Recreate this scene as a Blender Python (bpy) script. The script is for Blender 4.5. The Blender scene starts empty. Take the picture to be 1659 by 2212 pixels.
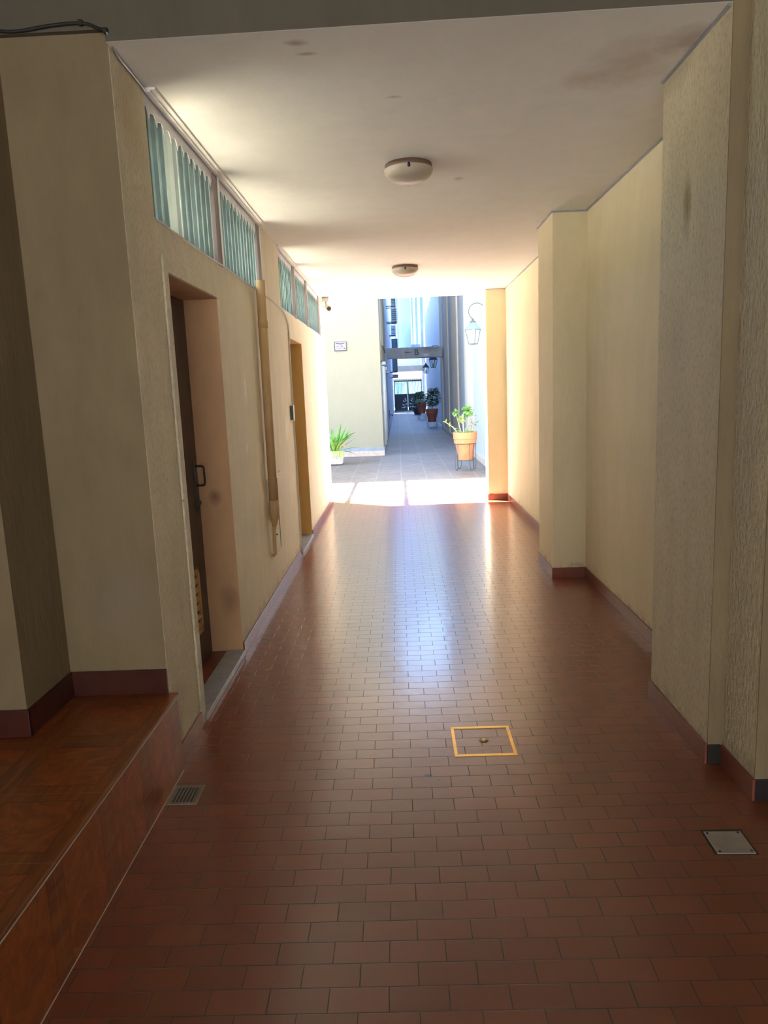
import bpy, bmesh, math, random
from mathutils import Vector, Matrix, Euler
random.seed(7)
C = bpy.context.scene.collection
S = bpy.context.scene
PI = math.pi

# ------------------------------------------------------------------ camera
W, Hh, FPX = 1659.0, 2212.0, 1565.578
cam_d = bpy.data.cameras.new('camera')
cam = bpy.data.objects.new('camera', cam_d)
C.objects.link(cam)
cam_d.sensor_fit = 'HORIZONTAL'
cam_d.sensor_width = 36.0
cam_d.lens = FPX / W * 36.0
cam_d.clip_start = 0.05
cam_d.clip_end = 400
fwd = Vector((860 - 829.5, -(843 - 1106), -FPX)).normalized()
down = Vector((1213 - 829.5, -(10470 - 1106), -FPX)).normalized()
up = -down
right = fwd.cross(up)
M = Matrix((right, fwd, up))          # world = M @ camera space
cam.matrix_world = Matrix.Translation((0, 0, 1.55)) @ M.to_4x4()
S.camera = cam

# ------------------------------------------------------------------ world, sun, exposure
S.view_settings.view_transform = 'Standard'
S.view_settings.look = 'None'
S.view_settings.gamma = 1.0
S.view_settings.exposure = 1.22
w = bpy.data.worlds.new('sky')
S.world = w
w.use_nodes = True
wn = w.node_tree.nodes
bg = wn['Background']
sky = wn.new('ShaderNodeTexSky')
sky.sky_type = 'NISHITA'
sky.sun_disc = False
sky.sun_elevation = math.radians(60)
sky.sun_rotation = math.radians(-50)
sky.air_density = 1.0
sky.dust_density = 0.4
sky.ozone_density = 2.5
w.node_tree.links.new(sky.outputs[0], bg.inputs[0])
bg.inputs[1].default_value = 0.7
sun_d = bpy.data.lights.new('sun', 'SUN')
sun_d.energy = 56
sun_d.angle = math.radians(0.6)
sun_d.color = (1.0, 0.98, 0.94)
sun = bpy.data.objects.new('sun', sun_d)
C.objects.link(sun)
sun.location = (0, 0, 40)
sun.rotation_euler = Vector((1.5, -1.0, -5.0)).to_track_quat('-Z', 'Y').to_euler()

# ------------------------------------------------------------------ node helpers
def nt(name):
    m = bpy.data.materials.new(name)
    m.use_nodes = True
    return m, m.node_tree, m.node_tree.nodes['Principled BSDF']

def lk(t, a, b):
    t.links.new(a, b)

def coord(t, scale=(1, 1, 1), loc=(0, 0, 0)):
    tc = t.nodes.new('ShaderNodeTexCoord')
    mp = t.nodes.new('ShaderNodeMapping')
    mp.inputs['Scale'].default_value = scale
    mp.inputs['Location'].default_value = loc
    lk(t, tc.outputs['Object'], mp.inputs[0])
    return mp.outputs[0]

def noise(t, scale, detail=4, rough=0.5, vec=None, dist=0.0):
    n = t.nodes.new('ShaderNodeTexNoise')
    n.inputs['Scale'].default_value = scale
    n.inputs['Detail'].default_value = detail
    n.inputs['Roughness'].default_value = rough
    n.inputs['Distortion'].default_value = dist
    lk(t, vec if vec is not None else coord(t), n.inputs['Vector'])
    return n.outputs[0]

def ramp(t, fac, stops):
    r = t.nodes.new('ShaderNodeValToRGB')
    e = r.color_ramp.elements
    while len(e) < len(stops):
        e.new(0.5)
    for i, (p, c) in enumerate(stops):
        e[i].position = p
        e[i].color = (c[0], c[1], c[2], 1) if isinstance(c, (tuple, list)) else (c, c, c, 1)
    lk(t, fac, r.inputs[0])
    return r.outputs[0]

def mix(t, fac, a, b, mode='MIX'):
    n = t.nodes.new('ShaderNodeMix')
    n.data_type = 'RGBA'
    n.blend_type = mode
    for v, i in ((fac, 0), (a, 6), (b, 7)):
        if isinstance(v, (int, float)):
            n.inputs[i].default_value = v if i == 0 else (v, v, v, 1)
        elif isinstance(v, (tuple, list)):
            n.inputs[i].default_value = (v[0], v[1], v[2], 1)
        else:
            lk(t, v, n.inputs[i])
    return n.outputs[2]

def math_(t, op, a, b=None, c=None):
    n = t.nodes.new('ShaderNodeMath')
    n.operation = op
    for i, v in enumerate((a, b, c)):
        if v is None:
            continue
        if isinstance(v, (int, float)):
            n.inputs[i].default_value = v
        else:
            lk(t, v, n.inputs[i])
    return n.outputs[0]

def bump(t, h, strength=0.3, dist=0.01, normal=None):
    b = t.nodes.new('ShaderNodeBump')
    b.inputs['Strength'].default_value = strength
    b.inputs['Distance'].default_value = dist
    lk(t, h, b.inputs['Height'])
    if normal is not None:
        lk(t, normal, b.inputs['Normal'])
    return b.outputs[0]

def blob(t, c, s, soft=0.8, wob=0.5, nscale=8):
    """irregular stain mask: 1 inside an ellipsoid of half-sizes s round c"""
    v = coord(t, tuple(1 / q for q in s), tuple(-c[i] / s[i] for i in range(3)))
    ln = t.nodes.new('ShaderNodeVectorMath')
    ln.operation = 'LENGTH'
    lk(t, v, ln.inputs[0])
    d = math_(t, 'ADD', ln.outputs['Value'], math_(t, 'MULTIPLY', math_(t, 'SUBTRACT', noise(t, nscale, 5, 0.6), 0.5), wob * 2))
    return math_(t, 'MINIMUM', math_(t, 'MAXIMUM', math_(t, 'DIVIDE', math_(t, 'SUBTRACT', 1.0, d), soft), 0.0), 1.0)

def simple(name, col, rough=0.6, metal=0.0, var=0.12, vscale=6, bstr=0.0, bscale=60, spec=0.5):
    m, t, p = nt(name)
    n = noise(t, vscale, 5, 0.6)
    c = mix(t, ramp(t, n, [(0.3, 0.0), (0.7, 1.0)]), tuple(q * (1 - var) for q in col), tuple(min(1, q * (1 + var)) for q in col))
    lk(t, c, p.inputs['Base Color'])
    p.inputs['Roughness'].default_value = rough
    p.inputs['Metallic'].default_value = metal
    p.inputs['Specular IOR Level'].default_value = spec
    if bstr > 0:
        lk(t, bump(t, noise(t, bscale, 3, 0.6), bstr, 0.01), p.inputs['Normal'])
    return m

def paint(name, col, spots=(), bstr=0.25, rough=0.75, dirt=0.25, grain=45, stretch=3.0, low_dirt=False, coarse_y=None):
    """painted plaster: blotchy wash, brushed/stippled relief, optional chips and stains"""
    m, t, p = nt(name)
    v = coord(t)
    n1 = noise(t, 1.3, 6, 0.6, v)
    n2 = noise(t, 7, 5, 0.65, coord(t, (1, 1, 0.35)))
    c = mix(t, ramp(t, n1, [(0.35, 0.0), (0.7, 1.0)]), tuple(q * (1 - dirt * 0.6) for q in col), col)
    c = mix(t, ramp(t, n2, [(0.25, 0.0), (0.6, 1.0)]), tuple(q * (1 - dirt) for q in col), c)
    if low_dirt:
        sp = t.nodes.new('ShaderNodeSeparateXYZ')
        lk(t, v, sp.inputs[0])
        g = math_(t, 'SUBTRACT', 1.0, math_(t, 'MULTIPLY', sp.outputs[2], 3.0))
        g = math_(t, 'MULTIPLY', math_(t, 'MAXIMUM', g, 0.0), noise(t, 14, 6, 0.7, v))
        c = mix(t, ramp(t, g, [(0.3, 0.0), (0.55, 0.6)]), c, (0.16, 0.12, 0.08))
    if grain > 45:
        gz = noise(t, grain * 1.6, 3, 0.6, coord(t, (1, 1, 1 / stretch)))
        pit = ramp(t, gz, [(0.36, 0.42), (0.50, 0.0)])
        if coarse_y is not None:
            spc = t.nodes.new('ShaderNodeSeparateXYZ'); lk(t, v, spc.inputs[0])
            pit = math_(t, 'MULTIPLY', pit, ramp(t, math_(t, 'DIVIDE', math_(t, 'SUBTRACT', spc.outputs[1], coarse_y[0]), coarse_y[1] - coarse_y[0]), [(0.0, 1.0), (1.0, 0.1)]))
        c = mix(t, pit, c, tuple(q * 0.52 for q in col))
    for (cc, ss, colr, st) in spots:
        c = mix(t, math_(t, 'MULTIPLY', blob(t, cc, ss), st), c, colr)
    lk(t, c, p.inputs['Base Color'])
    p.inputs['Roughness'].default_value = rough
    p.inputs['Specular IOR Level'].default_value = 0.3
    h = noise(t, grain, 4, 0.6, coord(t, (1, 1, 1 / stretch)))
    if coarse_y is not None:
        sp2 = t.nodes.new('ShaderNodeSeparateXYZ')
        lk(t, v, sp2.inputs[0])
        k = ramp(t, math_(t, 'DIVIDE', math_(t, 'SUBTRACT', sp2.outputs[1], coarse_y[0]), coarse_y[1] - coarse_y[0]), [(0.0, 1.0), (1.0, 0.18)])
        h = math_(t, 'MULTIPLY', h, k)
    nb = bump(t, h, bstr, 0.012)
    nb = bump(t, n2, 0.15, 0.02, nb)
    lk(t, nb, p.inputs['Normal'])
    return m

# ------------------------------------------------------------------ materials
CREAM = (0.80, 0.72, 0.53)
m_stucco = paint('cream_stucco_coarse', (0.80, 0.71, 0.49), bstr=1.0, grain=55, stretch=2.2, dirt=0.22,
                 spots=[((-1.0, 3.02, 2.62), (0.2, 0.2, 0.2), (0.45, 0.32, 0.13), 0.45)])
m_left = paint('cream_plaster_left', CREAM, bstr=0.95, grain=55, stretch=2.2, dirt=0.16, low_dirt=True, coarse_y=(3.4, 4.7),
               spots=[((-1, 4.80, 1.60), (0.3, 0.035, 0.13), (0.92, 0.9, 0.82), 0.9),
                      ((-1, 4.72, 1.22), (0.3, 0.03, 0.05), (0.92, 0.9, 0.82), 0.8),
                      ((-1, 6.42, 1.26), (0.3, 0.05, 0.17), (0.92, 0.88, 0.78), 0.8),
                      ((-1, 5.60, 1.14), (0.3, 0.035, 0.07), (0.92, 0.88, 0.78), 0.8),
                      ((-1, 3.33, 1.64), (0.3, 0.02, 0.05), (0.92, 0.9, 0.82), 0.7)])
m_right = paint('cream_plaster_right', (0.86, 0.76, 0.51), bstr=0.25, grain=30, dirt=0.10, low_dirt=True)
m_pillar = paint('cream_stucco_pillar', (0.80, 0.71, 0.48), bstr=1.0, grain=50, stretch=2.0, dirt=0.18, low_dirt=True,
                 spots=[((1.2, 3.13, 2.24), (0.3, 0.05, 0.15), (0.28, 0.19, 0.08), 0.7),
                        ((1.2, 3.3, 2.82), (0.3, 0.3, 0.1), (0.40, 0.33, 0.2), 0.6)])
m_hall = paint('shaded_hall_plaster', (0.285, 0.22, 0.125), bstr=0.25, grain=30, dirt=0.25,  # passage paint darkened, dimness of the camera-facing walls put into the colour
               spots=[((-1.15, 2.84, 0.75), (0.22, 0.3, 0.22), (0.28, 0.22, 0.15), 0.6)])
m_reveal = paint('ochre_bounce_reveal', (0.80, 0.50, 0.16), bstr=0.15, dirt=0.1)  # cream paint tinted ochre, shade and warm floor bounce put into the colour
m_reveal1 = paint('tan_bounce_reveal', (0.68, 0.42, 0.23), bstr=0.15, dirt=0.18,  # cream paint tinted tan, shade and warm floor bounce put into the colour
                  spots=[((-1.1, 4.2, 0.98), (0.05, 0.3, 0.06), (0.2, 0.1, 0.06), 0.7),
                         ((-1.06, 4.2, 0.35), (0.07, 0.3, 0.12), (0.2, 0.12, 0.07), 0.5)])
m_ceil = paint('ceiling_paint', (0.86, 0.86, 0.80), bstr=0.12, grain=6, stretch=1, dirt=0.07, rough=0.8,
               spots=[((1.02, 3.22, 2.82), (0.22, 0.30, 0.4), (0.52, 0.40, 0.30), 0.55),
                      ((1.15, 3.05, 2.82), (0.12, 0.16, 0.4), (0.35, 0.25, 0.18), 0.55),
                      ((0.85, 3.35, 2.82), (0.12, 0.14, 0.4), (0.50, 0.38, 0.30), 0.5),
                      ((-0.33, 2.90, 2.82), (0.055, 0.03, 0.3), (0.42, 0.36, 0.3), 0.8),
                      ((-0.30, 2.99, 2.82), (0.05, 0.02, 0.3), (0.42, 0.36, 0.3), 0.8),
                      ((0.03, 3.44, 2.82), (0.05, 0.02, 0.3), (0.50, 0.44, 0.38), 0.7),
                      ((0.40, 3.70, 2.82), (0.08, 0.1, 0.3), (0.92, 0.86, 0.78), 0.8),
                      ((0.42, 4.75, 2.82), (0.04, 0.05, 0.3), (0.50, 0.42, 0.34), 0.7)])
m_beam = paint('shaded_beam_paint', (0.145, 0.125, 0.093), bstr=0.2, grain=12, dirt=0.2)  # darker than the passage paint, the beam's shade is put into the colour
m_court = paint('courtyard_cream', (0.39, 0.352, 0.24), bstr=0.15, grain=20, dirt=0.05)
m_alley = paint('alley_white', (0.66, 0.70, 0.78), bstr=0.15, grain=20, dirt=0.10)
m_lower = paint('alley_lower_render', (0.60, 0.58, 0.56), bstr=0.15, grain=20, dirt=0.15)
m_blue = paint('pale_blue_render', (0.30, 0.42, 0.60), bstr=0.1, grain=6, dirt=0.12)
m_grey = paint('grey_render', (0.50, 0.515, 0.53), bstr=0.15, grain=10, dirt=0.1)
m_rib = paint('beige_rib', (0.72, 0.62, 0.49), bstr=0.15, grain=10, dirt=0.1)
m_white = paint('white_cladding', (0.92, 0.93, 0.93), bstr=0.05, dirt=0.03)
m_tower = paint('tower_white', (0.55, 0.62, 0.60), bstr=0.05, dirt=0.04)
m_fin = simple('tower_dark_strip', (0.12, 0.22, 0.22), 0.7)
m_conc = paint('weathered_concrete', (0.50, 0.47, 0.43), bstr=0.3, grain=14, stretch=1, dirt=0.3,
               spots=[((1.2, 27, 3.0), (0.5, 2, 0.16), (0.28, 0.24, 0.22), 0.8), ((0.35, 27, 2.9), (0.12, 2, 0.04), (0.22, 0.2, 0.18), 0.5),
                      ((1.05, 27, 2.78), (0.16, 2, 0.06), (0.8, 0.78, 0.75), 0.7)])
m_conc2 = simple('street_bounce_paving', (0.26, 0.25, 0.24), 0.8, var=0.08)
m_ink = simple('dark_lettering', (0.05, 0.06, 0.07), 0.7)
m_trim = simple('white_moulding', (0.82, 0.80, 0.76), 0.6, var=0.04)
m_head = simple('lilac_grey_metal', (0.52, 0.50, 0.52), 0.5, var=0.06)
m_blade = simple('teal_slat_paint', (0.25, 0.325, 0.32), 0.5, var=0.18, vscale=9)
m_blade2 = simple('pale_slat_paint', (0.42, 0.48, 0.45), 0.55, var=0.06)
m_mull = simple('brown_grey_mullion', (0.20, 0.165, 0.155), 0.6, var=0.1)
m_door = simple('dark_brown_door', (0.075, 0.045, 0.035), 0.45, var=0.25, vscale=4)
m_grille = simple('ochre_grille', (0.55, 0.34, 0.13), 0.5, var=0.08)
m_iron = simple('dark_iron', (0.04, 0.045, 0.05), 0.5, 0.6)
m_cable = simple('black_cable', (0.02, 0.02, 0.02), 0.5)
m_wcable = simple('pale_cable', (0.62, 0.58, 0.5), 0.5)
m_tube = simple('zinc_conduit', (0.42, 0.46, 0.52), 0.35, 0.8)
m_pipe = simple('ochre_painted_pipe', (0.50, 0.33, 0.15), 0.55, var=0.1)
m_steel = simple('dull_steel', (0.55, 0.55, 0.56), 0.38, 0.9, var=0.15, vscale=12)
m_brass = simple('brass', (0.82, 0.50, 0.14), 0.34, 0.85, var=0.1, vscale=20)
m_bronze = simple('bronze_ring', (0.20, 0.13, 0.10), 0.4, 0.5)
m_plate = simple('grey_stone_sill', (0.33, 0.34, 0.35), 0.35, var=0.2, vscale=20)
m_terra = simple('terracotta', (0.66, 0.27, 0.12), 0.7, var=0.12, vscale=9)
m_terra2 = simple('red_terracotta', (0.36, 0.09, 0.045), 0.6, var=0.12, vscale=9)
m_soil = simple('soil', (0.05, 0.035, 0.025), 0.95, var=0.4, vscale=60)
m_leaf = simple('fresh_green_leaf', (0.20, 0.42, 0.10), 0.5, var=0.35, vscale=10)
m_leafb = simple('bright_green_leaf', (0.36, 0.55, 0.10), 0.5, var=0.3, vscale=8)
m_leafd = simple('dark_green_leaf', (0.04, 0.13, 0.06), 0.5, var=0.4, vscale=10)
m_leafg = simple('grey_green_leaf', (0.30, 0.42, 0.34), 0.6, var=0.3, vscale=10)
m_leafy = simple('orange_yellow_leaf', (0.85, 0.50, 0.10), 0.6, var=0.15)
m_stem = simple('pale_stem', (0.60, 0.52, 0.36), 0.7, var=0.15)
m_stake = simple('white_stake', (0.9, 0.9, 0.88), 0.5, var=0.03)
m_wicker = simple('pale_woven_strip', (0.72, 0.64, 0.52), 0.7, var=0.2, vscale=40)
m_verdi = simple('verdigris_metal', (0.16, 0.38, 0.37), 0.5, 0.2, var=0.15, vscale=15)
m_lead = simple('grey_lantern_metal', (0.07, 0.09, 0.09), 0.5, 0.3)
m_acw = simple('ac_white', (0.70, 0.74, 0.78), 0.5, var=0.05)
m_acd = simple('ac_dark_grille', (0.10, 0.16, 0.20), 0.6)
m_gate = simple('dark_green_blue_gate', (0.02, 0.06, 0.07), 0.5, var=0.2)
m_gatep = simple('dark_gate_panel', (0.025, 0.035, 0.06), 0.5, var=0.2)
m_orn = simple('pale_ornament', (0.62, 0.74, 0.82), 0.5, var=0.1)
m_cyan = paint('pale_cyan_render', (0.30, 0.44, 0.47), bstr=0.05, dirt=0.06)
m_skirt = simple('grey_slate_skirting', (0.30, 0.34, 0.38), 0.5, var=0.12)
m_skirtb = simple('beige_stone_skirting', (0.60, 0.48, 0.38), 0.5, var=0.15, vscale=12)
m_camw = simple('camera_plastic', (0.55, 0.55, 0.50), 0.5, var=0.05)
m_lens = simple('camera_lens', (0.08, 0.09, 0.09), 0.15)
m_sign = simple('sign_white', (0.40, 0.40, 0.44), 0.4, var=0.03)
m_signf = simple('sign_grey_edge', (0.07, 0.08, 0.08), 0.5)
m_signp = simple('sign_purple_print', (0.10, 0.06, 0.14), 0.5)
m_signr = simple('sign_rose_print', (0.28, 0.08, 0.11), 0.5)
m_signb = simple('sign_grey_blue_print', (0.09, 0.12, 0.19), 0.5)

# frosted lamp glass
m_frost, t, p = nt('frosted_glass')
lk(t, mix(t, noise(t, 5), (0.42, 0.37, 0.28), (0.48, 0.43, 0.34)), p.inputs['Base Color'])
p.inputs['Roughness'].default_value = 0.35
p.inputs['Subsurface Weight'].default_value = 0.15
p.inputs['Subsurface Radius'].default_value = (0.04, 0.035, 0.03)
# clear lantern glass
m_glass, t, p = nt('clear_glass')
p.inputs['Base Color'].default_value = (0.92, 0.95, 0.94, 1)
p.inputs['Roughness'].default_value = 0.08
p.inputs['Transmission Weight'].default_value = 0.85
p.inputs['IOR'].default_value = 1.1

# glazed red clay pavers of the passage
def clay(name, kx=0.0):
    m, t, p = nt(name)
    v0 = coord(t)
    nd = t.nodes.new('ShaderNodeTexNoise')
    nd.inputs['Scale'].default_value = 9
    nd.inputs['Detail'].default_value = 2
    lk(t, v0, nd.inputs['Vector'])
    sub = t.nodes.new('ShaderNodeVectorMath'); sub.operation = 'SUBTRACT'
    lk(t, nd.outputs['Color'], sub.inputs[0]); sub.inputs[1].default_value = (0.5, 0.5, 0.5)
    sc = t.nodes.new('ShaderNodeVectorMath'); sc.operation = 'MULTIPLY'
    lk(t, sub.outputs[0], sc.inputs[0]); sc.inputs[1].default_value = (0.003, 0.003, 0.0)
    ad = t.nodes.new('ShaderNodeVectorMath'); ad.operation = 'ADD'
    lk(t, coord(t, loc=(0.081 + 1.57 * 10, -0.0704 + 8.04 * 10, 0)), ad.inputs[0]); lk(t, sc.outputs[0], ad.inputs[1])
    b = t.nodes.new('ShaderNodeTexBrick')
    lk(t, ad.outputs[0], b.inputs['Vector'])
    b.inputs['Scale'].default_value = 1.0
    b.inputs['Brick Width'].default_value = 0.157
    b.inputs['Row Height'].default_value = 0.0804
    b.inputs['Mortar Size'].default_value = 0.0019
    b.inputs['Mortar Smooth'].default_value = 0.5
    b.inputs['Bias'].default_value = 0.0
    b.inputs['Color1'].default_value = (0, 0, 0, 1)
    b.inputs['Color2'].default_value = (1, 1, 1, 1)
    b.inputs['Mortar'].default_value = (0.5, 0.5, 0.5, 1)
    b.offset = 0.5; b.offset_frequency = 2
    rnd = b.outputs['Color']; fac = b.outputs['Fac']
    c = ramp(t, rnd, [(0.0, (0.20, 0.045, 0.017)), (0.5, (0.225, 0.052, 0.019)), (1.0, (0.26, 0.061, 0.022))])
    n = noise(t, 11, 5, 0.6, v0)
    c = mix(t, ramp(t, n, [(0.3, 0.0), (0.75, 0.3)]), c, (0.17, 0.055, 0.030))
    c = mix(t, fac, c, (0.045, 0.026, 0.018))
    # a few chips
    c = mix(t, blob(t, (0.065, 2.735, 0), (0.022, 0.012, 0.1), 0.3), c, (0.04, 0.02, 0.015))
    c = mix(t, blob(t, (0.105, 2.70, 0), (0.006, 0.006, 0.1), 0.3), c, (0.04, 0.02, 0.015))
    lk(t, c, p.inputs['Base Color'])
    r = math_(t, 'ADD', 0.282, math_(t, 'MULTIPLY', fac, 0.35))
    p.inputs['IOR'].default_value = 1.7
    p.inputs['Coat Weight'].default_value = 0.6
    p.inputs['Coat Roughness'].default_value = 0.14
    p.inputs['Coat IOR'].default_value = 1.42
    lk(t, r, p.inputs['Roughness'])
    p.inputs['Specular IOR Level'].default_value = 0.5
    h = math_(t, 'SUBTRACT', math_(t, 'MULTIPLY', rnd, 0.07), math_(t, 'MULTIPLY', fac, 1.0))
    nb = bump(t, h, 0.6, 0.0016)
    nb = bump(t, noise(t, 14, 2, 0.5, v0), 0.10, 0.01, nb)
    lk(t, nb, p.inputs['Normal'])
    lk(t, nb, p.inputs['Coat Normal'])
    return m
m_clay = clay('glazed_red_paver')
m_base = simple('red_skirting_tile', (0.24, 0.075, 0.05), 0.3, var=0.2, vscale=5)
m_baseh = simple('dark_red_brown_skirting', (0.075, 0.022, 0.016), 0.3, var=0.25, vscale=6)
m_based = simple('shaded_skirting_tile', (0.018, 0.014, 0.012), 0.5, var=0.2, vscale=5)  # near-black copy of the red skirting, carries shade of the camera-facing sides

# burl-wood ceramic of the landing
def burl(name, ax, off, size):
    m, t, p = nt(name)
    v0 = coord(t)
    sp = t.nodes.new('ShaderNodeSeparateXYZ')
    lk(t, v0, sp.inputs[0])
    ds = []
    for a in ax:
        q = math_(t, 'FRACT', math_(t, 'DIVIDE', math_(t, 'SUBTRACT', sp.outputs[a], off[a]), size))
        ds.append(math_(t, 'MINIMUM', q, math_(t, 'SUBTRACT', 1.0, q)))
    d = ds[0] if len(ds) == 1 else math_(t, 'MINIMUM', ds[0], ds[1])
    n = noise(t, 9, 6, 0.65, v0, 2.5)
    n2 = noise(t, 30, 4, 0.6, coord(t, (1, 0.15, 1)), 0.6)
    c = ramp(t, n, [(0.3, (0.20, 0.048, 0.015)), (0.5, (0.30, 0.076, 0.020)), (0.7, (0.44, 0.12, 0.028))])
    frame = ramp(t, n2, [(0.3, (0.16, 0.040, 0.012)), (0.7, (0.36, 0.105, 0.024))])
    isf = math_(t, 'LESS_THAN', d, 0.13)
    line = math_(t, 'LESS_THAN', math_(t, 'ABSOLUTE', math_(t, 'SUBTRACT', d, 0.13)), 0.012)
    c = mix(t, isf, c, frame)
    c = mix(t, math_(t, 'MULTIPLY', line, 0.35), c, (0.05, 0.014, 0.006))
    j = math_(t, 'LESS_THAN', d, 0.004)
    c = mix(t, math_(t, 'MULTIPLY', j, 0.8), c, (0.30, 0.20, 0.13))
    lk(t, c, p.inputs['Base Color'])
    p.inputs['Roughness'].default_value = 0.29
    nb = bump(t, math_(t, 'SUBTRACT', 1.0, j), 0.3, 0.002)
    lk(t, bump(t, n, 0.06, 0.01, nb), p.inputs['Normal'])
    return m
m_burl = burl('burl_tile_top', (0, 1), (-0.965, 1.734, 0), 0.345)
m_burls = burl('burl_tile_side', (1,), (0, 1.734, 0), 0.345)

# courtyard stone slabs
def slab(name, tint):
    m, t, p = nt(name)
    v0 = coord(t)
    b = t.nodes.new('ShaderNodeTexBrick')
    lk(t, coord(t, loc=(0.45 + 45, 0.1, 0)), b.inputs['Vector'])
    b.offset = 0.0
    b.inputs['Scale'].default_value = 1.0
    b.inputs['Brick Width'].default_value = 0.45
    b.inputs['Row Height'].default_value = 0.45
    b.inputs['Mortar Size'].default_value = 0.008
    b.inputs['Mortar Smooth'].default_value = 0.2
    b.inputs['Color1'].default_value = (0.125, 0.095, 0.078, 1)
    b.inputs['Color2'].default_value = (0.165, 0.130, 0.108, 1)
    b.inputs['Mortar'].default_value = (0.27, 0.23, 0.19, 1)
    n = noise(t, 9, 6, 0.75, coord(t, (0.6, 3.5, 1)), 1.0)
    c = mix(t, ramp(t, n, [(0.44, 0.0), (0.62, 0.7)]), b.outputs['Color'], (0.34, 0.29, 0.25))
    c = mix(t, ramp(t, noise(t, 5, 6, 0.7, v0), [(0.35, 0.35), (0.6, 0.0)]), c, (0.11, 0.09, 0.08))
    c = mix(t, 1.0, c, tint, 'MULTIPLY')
    lk(t, c, p.inputs['Base Color'])
    p.inputs['Roughness'].default_value = 0.55
    lk(t, bump(t, n, 0.15, 0.01), p.inputs['Normal'])
    return m
m_slab = slab('courtyard_stone_tile', (1, 1, 1))
m_slabb = slab('skylit_stone_tile', (0.90, 1.22, 1.75))  # courtyard slab tinted blue, the alley's bluish light put into the colour

# clay roof tiles (pinkish)
m_roof, t, p = nt('pink_roof_tile')
wv = t.nodes.new('ShaderNodeTexWave')
wv.inputs['Scale'].default_value = 1.6
lk(t, coord(t), wv.inputs['Vector'])
lk(t, ramp(t, wv.outputs[1], [(0.25, (0.075, 0.034, 0.030)), (0.75, (0.13, 0.105, 0.098))]), p.inputs['Base Color'])
p.inputs['Roughness'].default_value = 0.8
lk(t, bump(t, wv.outputs[1], 0.6, 0.05), p.inputs['Normal'])

# ------------------------------------------------------------------ mesh helpers
def nb_():
    return bmesh.new()

def box(bm, x0, x1, y0, y1, z0, z1, rot=None, piv=None):
    vs = [bm.verts.new((x, y, z)) for x in (x0, x1) for y in (y0, y1) for z in (z0, z1)]
    for f in ((0, 1, 3, 2), (4, 6, 7, 5), (0, 4, 5, 1), (2, 3, 7, 6), (0, 2, 6, 4), (1, 5, 7, 3)):
        bm.faces.new([vs[i] for i in f])
    if rot is not None:
        bmesh.ops.rotate(bm, verts=vs, cent=piv or ((x0 + x1) / 2, (y0 + y1) / 2, (z0 + z1) / 2), matrix=rot)
    return vs

def prism(bm, pts, off):
    """extrude polygon pts by vector off"""
    off = Vector(off)
    a = [bm.verts.new(q) for q in pts]
    b_ = [bm.verts.new(Vector(q) + off) for q in pts]
    n = len(pts)
    bm.faces.new(a)
    bm.faces.new(b_[::-1])
    for i in range(n):
        bm.faces.new([a[i], b_[i], b_[(i + 1) % n], a[(i + 1) % n]])

def lathe(bm, prof, c, seg=32, cap=True):
    rings = []
    for r, z in prof:
        rings.append([bm.verts.new((c[0] + r * math.cos(2 * PI * i / seg), c[1] + r * math.sin(2 * PI * i / seg), c[2] + z)) for i in range(seg)])
    for a, b_ in zip(rings, rings[1:]):
        for i in range(seg):
            bm.faces.new([a[i], a[(i + 1) % seg], b_[(i + 1) % seg], b_[i]])
    if cap:
        for r_ in (rings[0], rings[-1]):
            if (r_[0].co - r_[seg // 2].co).length > 1e-4:
                bm.faces.new(r_)

def tube(bm, pts, r, seg=8, radii=None):
    pts = [Vector(q) for q in pts]
    rings = []
    prev = None
    for i, q in enumerate(pts):
        d = (pts[min(i + 1, len(pts) - 1)] - pts[max(i - 1, 0)]).normalized()
        a = prev if prev is not None else (Vector((0, 0, 1)) if abs(d.z) < 0.9 else Vector((1, 0, 0)))
        u = (a - d * a.dot(d)).normalized()
        prev = u
        v = d.cross(u)
        rr = radii[i] if radii else r
        rings.append([bm.verts.new(q + (u * math.cos(2 * PI * k / seg) + v * math.sin(2 * PI * k / seg)) * rr) for k in range(seg)])
    for a, b_ in zip(rings, rings[1:]):
        for k in range(seg):
            bm.faces.new([a[k], a[(k + 1) % seg], b_[(k + 1) % seg], b_[k]])
    bm.faces.new(rings[0][::-1])
    bm.faces.new(rings[-1])

def smoothcurve(pts, n=6):
    """Catmull-Rom through pts"""
    P = [Vector(q) for q in pts]
    out = []
    for i in range(len(P) - 1):
        p0, p1, p2, p3 = P[max(i - 1, 0)], P[i], P[i + 1], P[min(i + 2, len(P) - 1)]
        for k in range(n):
            s = k / n
            out.append(0.5 * ((2 * p1) + (p2 - p0) * s + (2 * p0 - 5 * p1 + 4 * p2 - p3) * s * s + (3 * p1 - p0 - 3 * p2 + p3) * s ** 3))
    out.append(P[-1])
    return out

def obj(name, bm, mat, parent=None, smooth=False, bevel=0.0):
    bmesh.ops.recalc_face_normals(bm, faces=bm.faces)
    if bevel > 0:
        bmesh.ops.bevel(bm, geom=list(bm.edges), offset=bevel, segments=2, affect='EDGES', profile=0.5, clamp_overlap=True)
    me = bpy.data.meshes.new(name)
    bm.to_mesh(me)
    bm.free()
    me.materials.append(mat)
    if smooth:
        for p_ in me.polygons:
            p_.use_smooth = True
    o = bpy.data.objects.new(name, me)
    C.objects.link(o)
    if parent is not None:
        o.parent = parent
        o.matrix_parent_inverse = Matrix.Translation(-parent.location)
    return o

def struct(name, bm, mat, parent=None, **k):
    o = obj(name, bm, mat, parent, **k)
    if parent is None:
        o['kind'] = 'structure'
    return o

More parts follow.
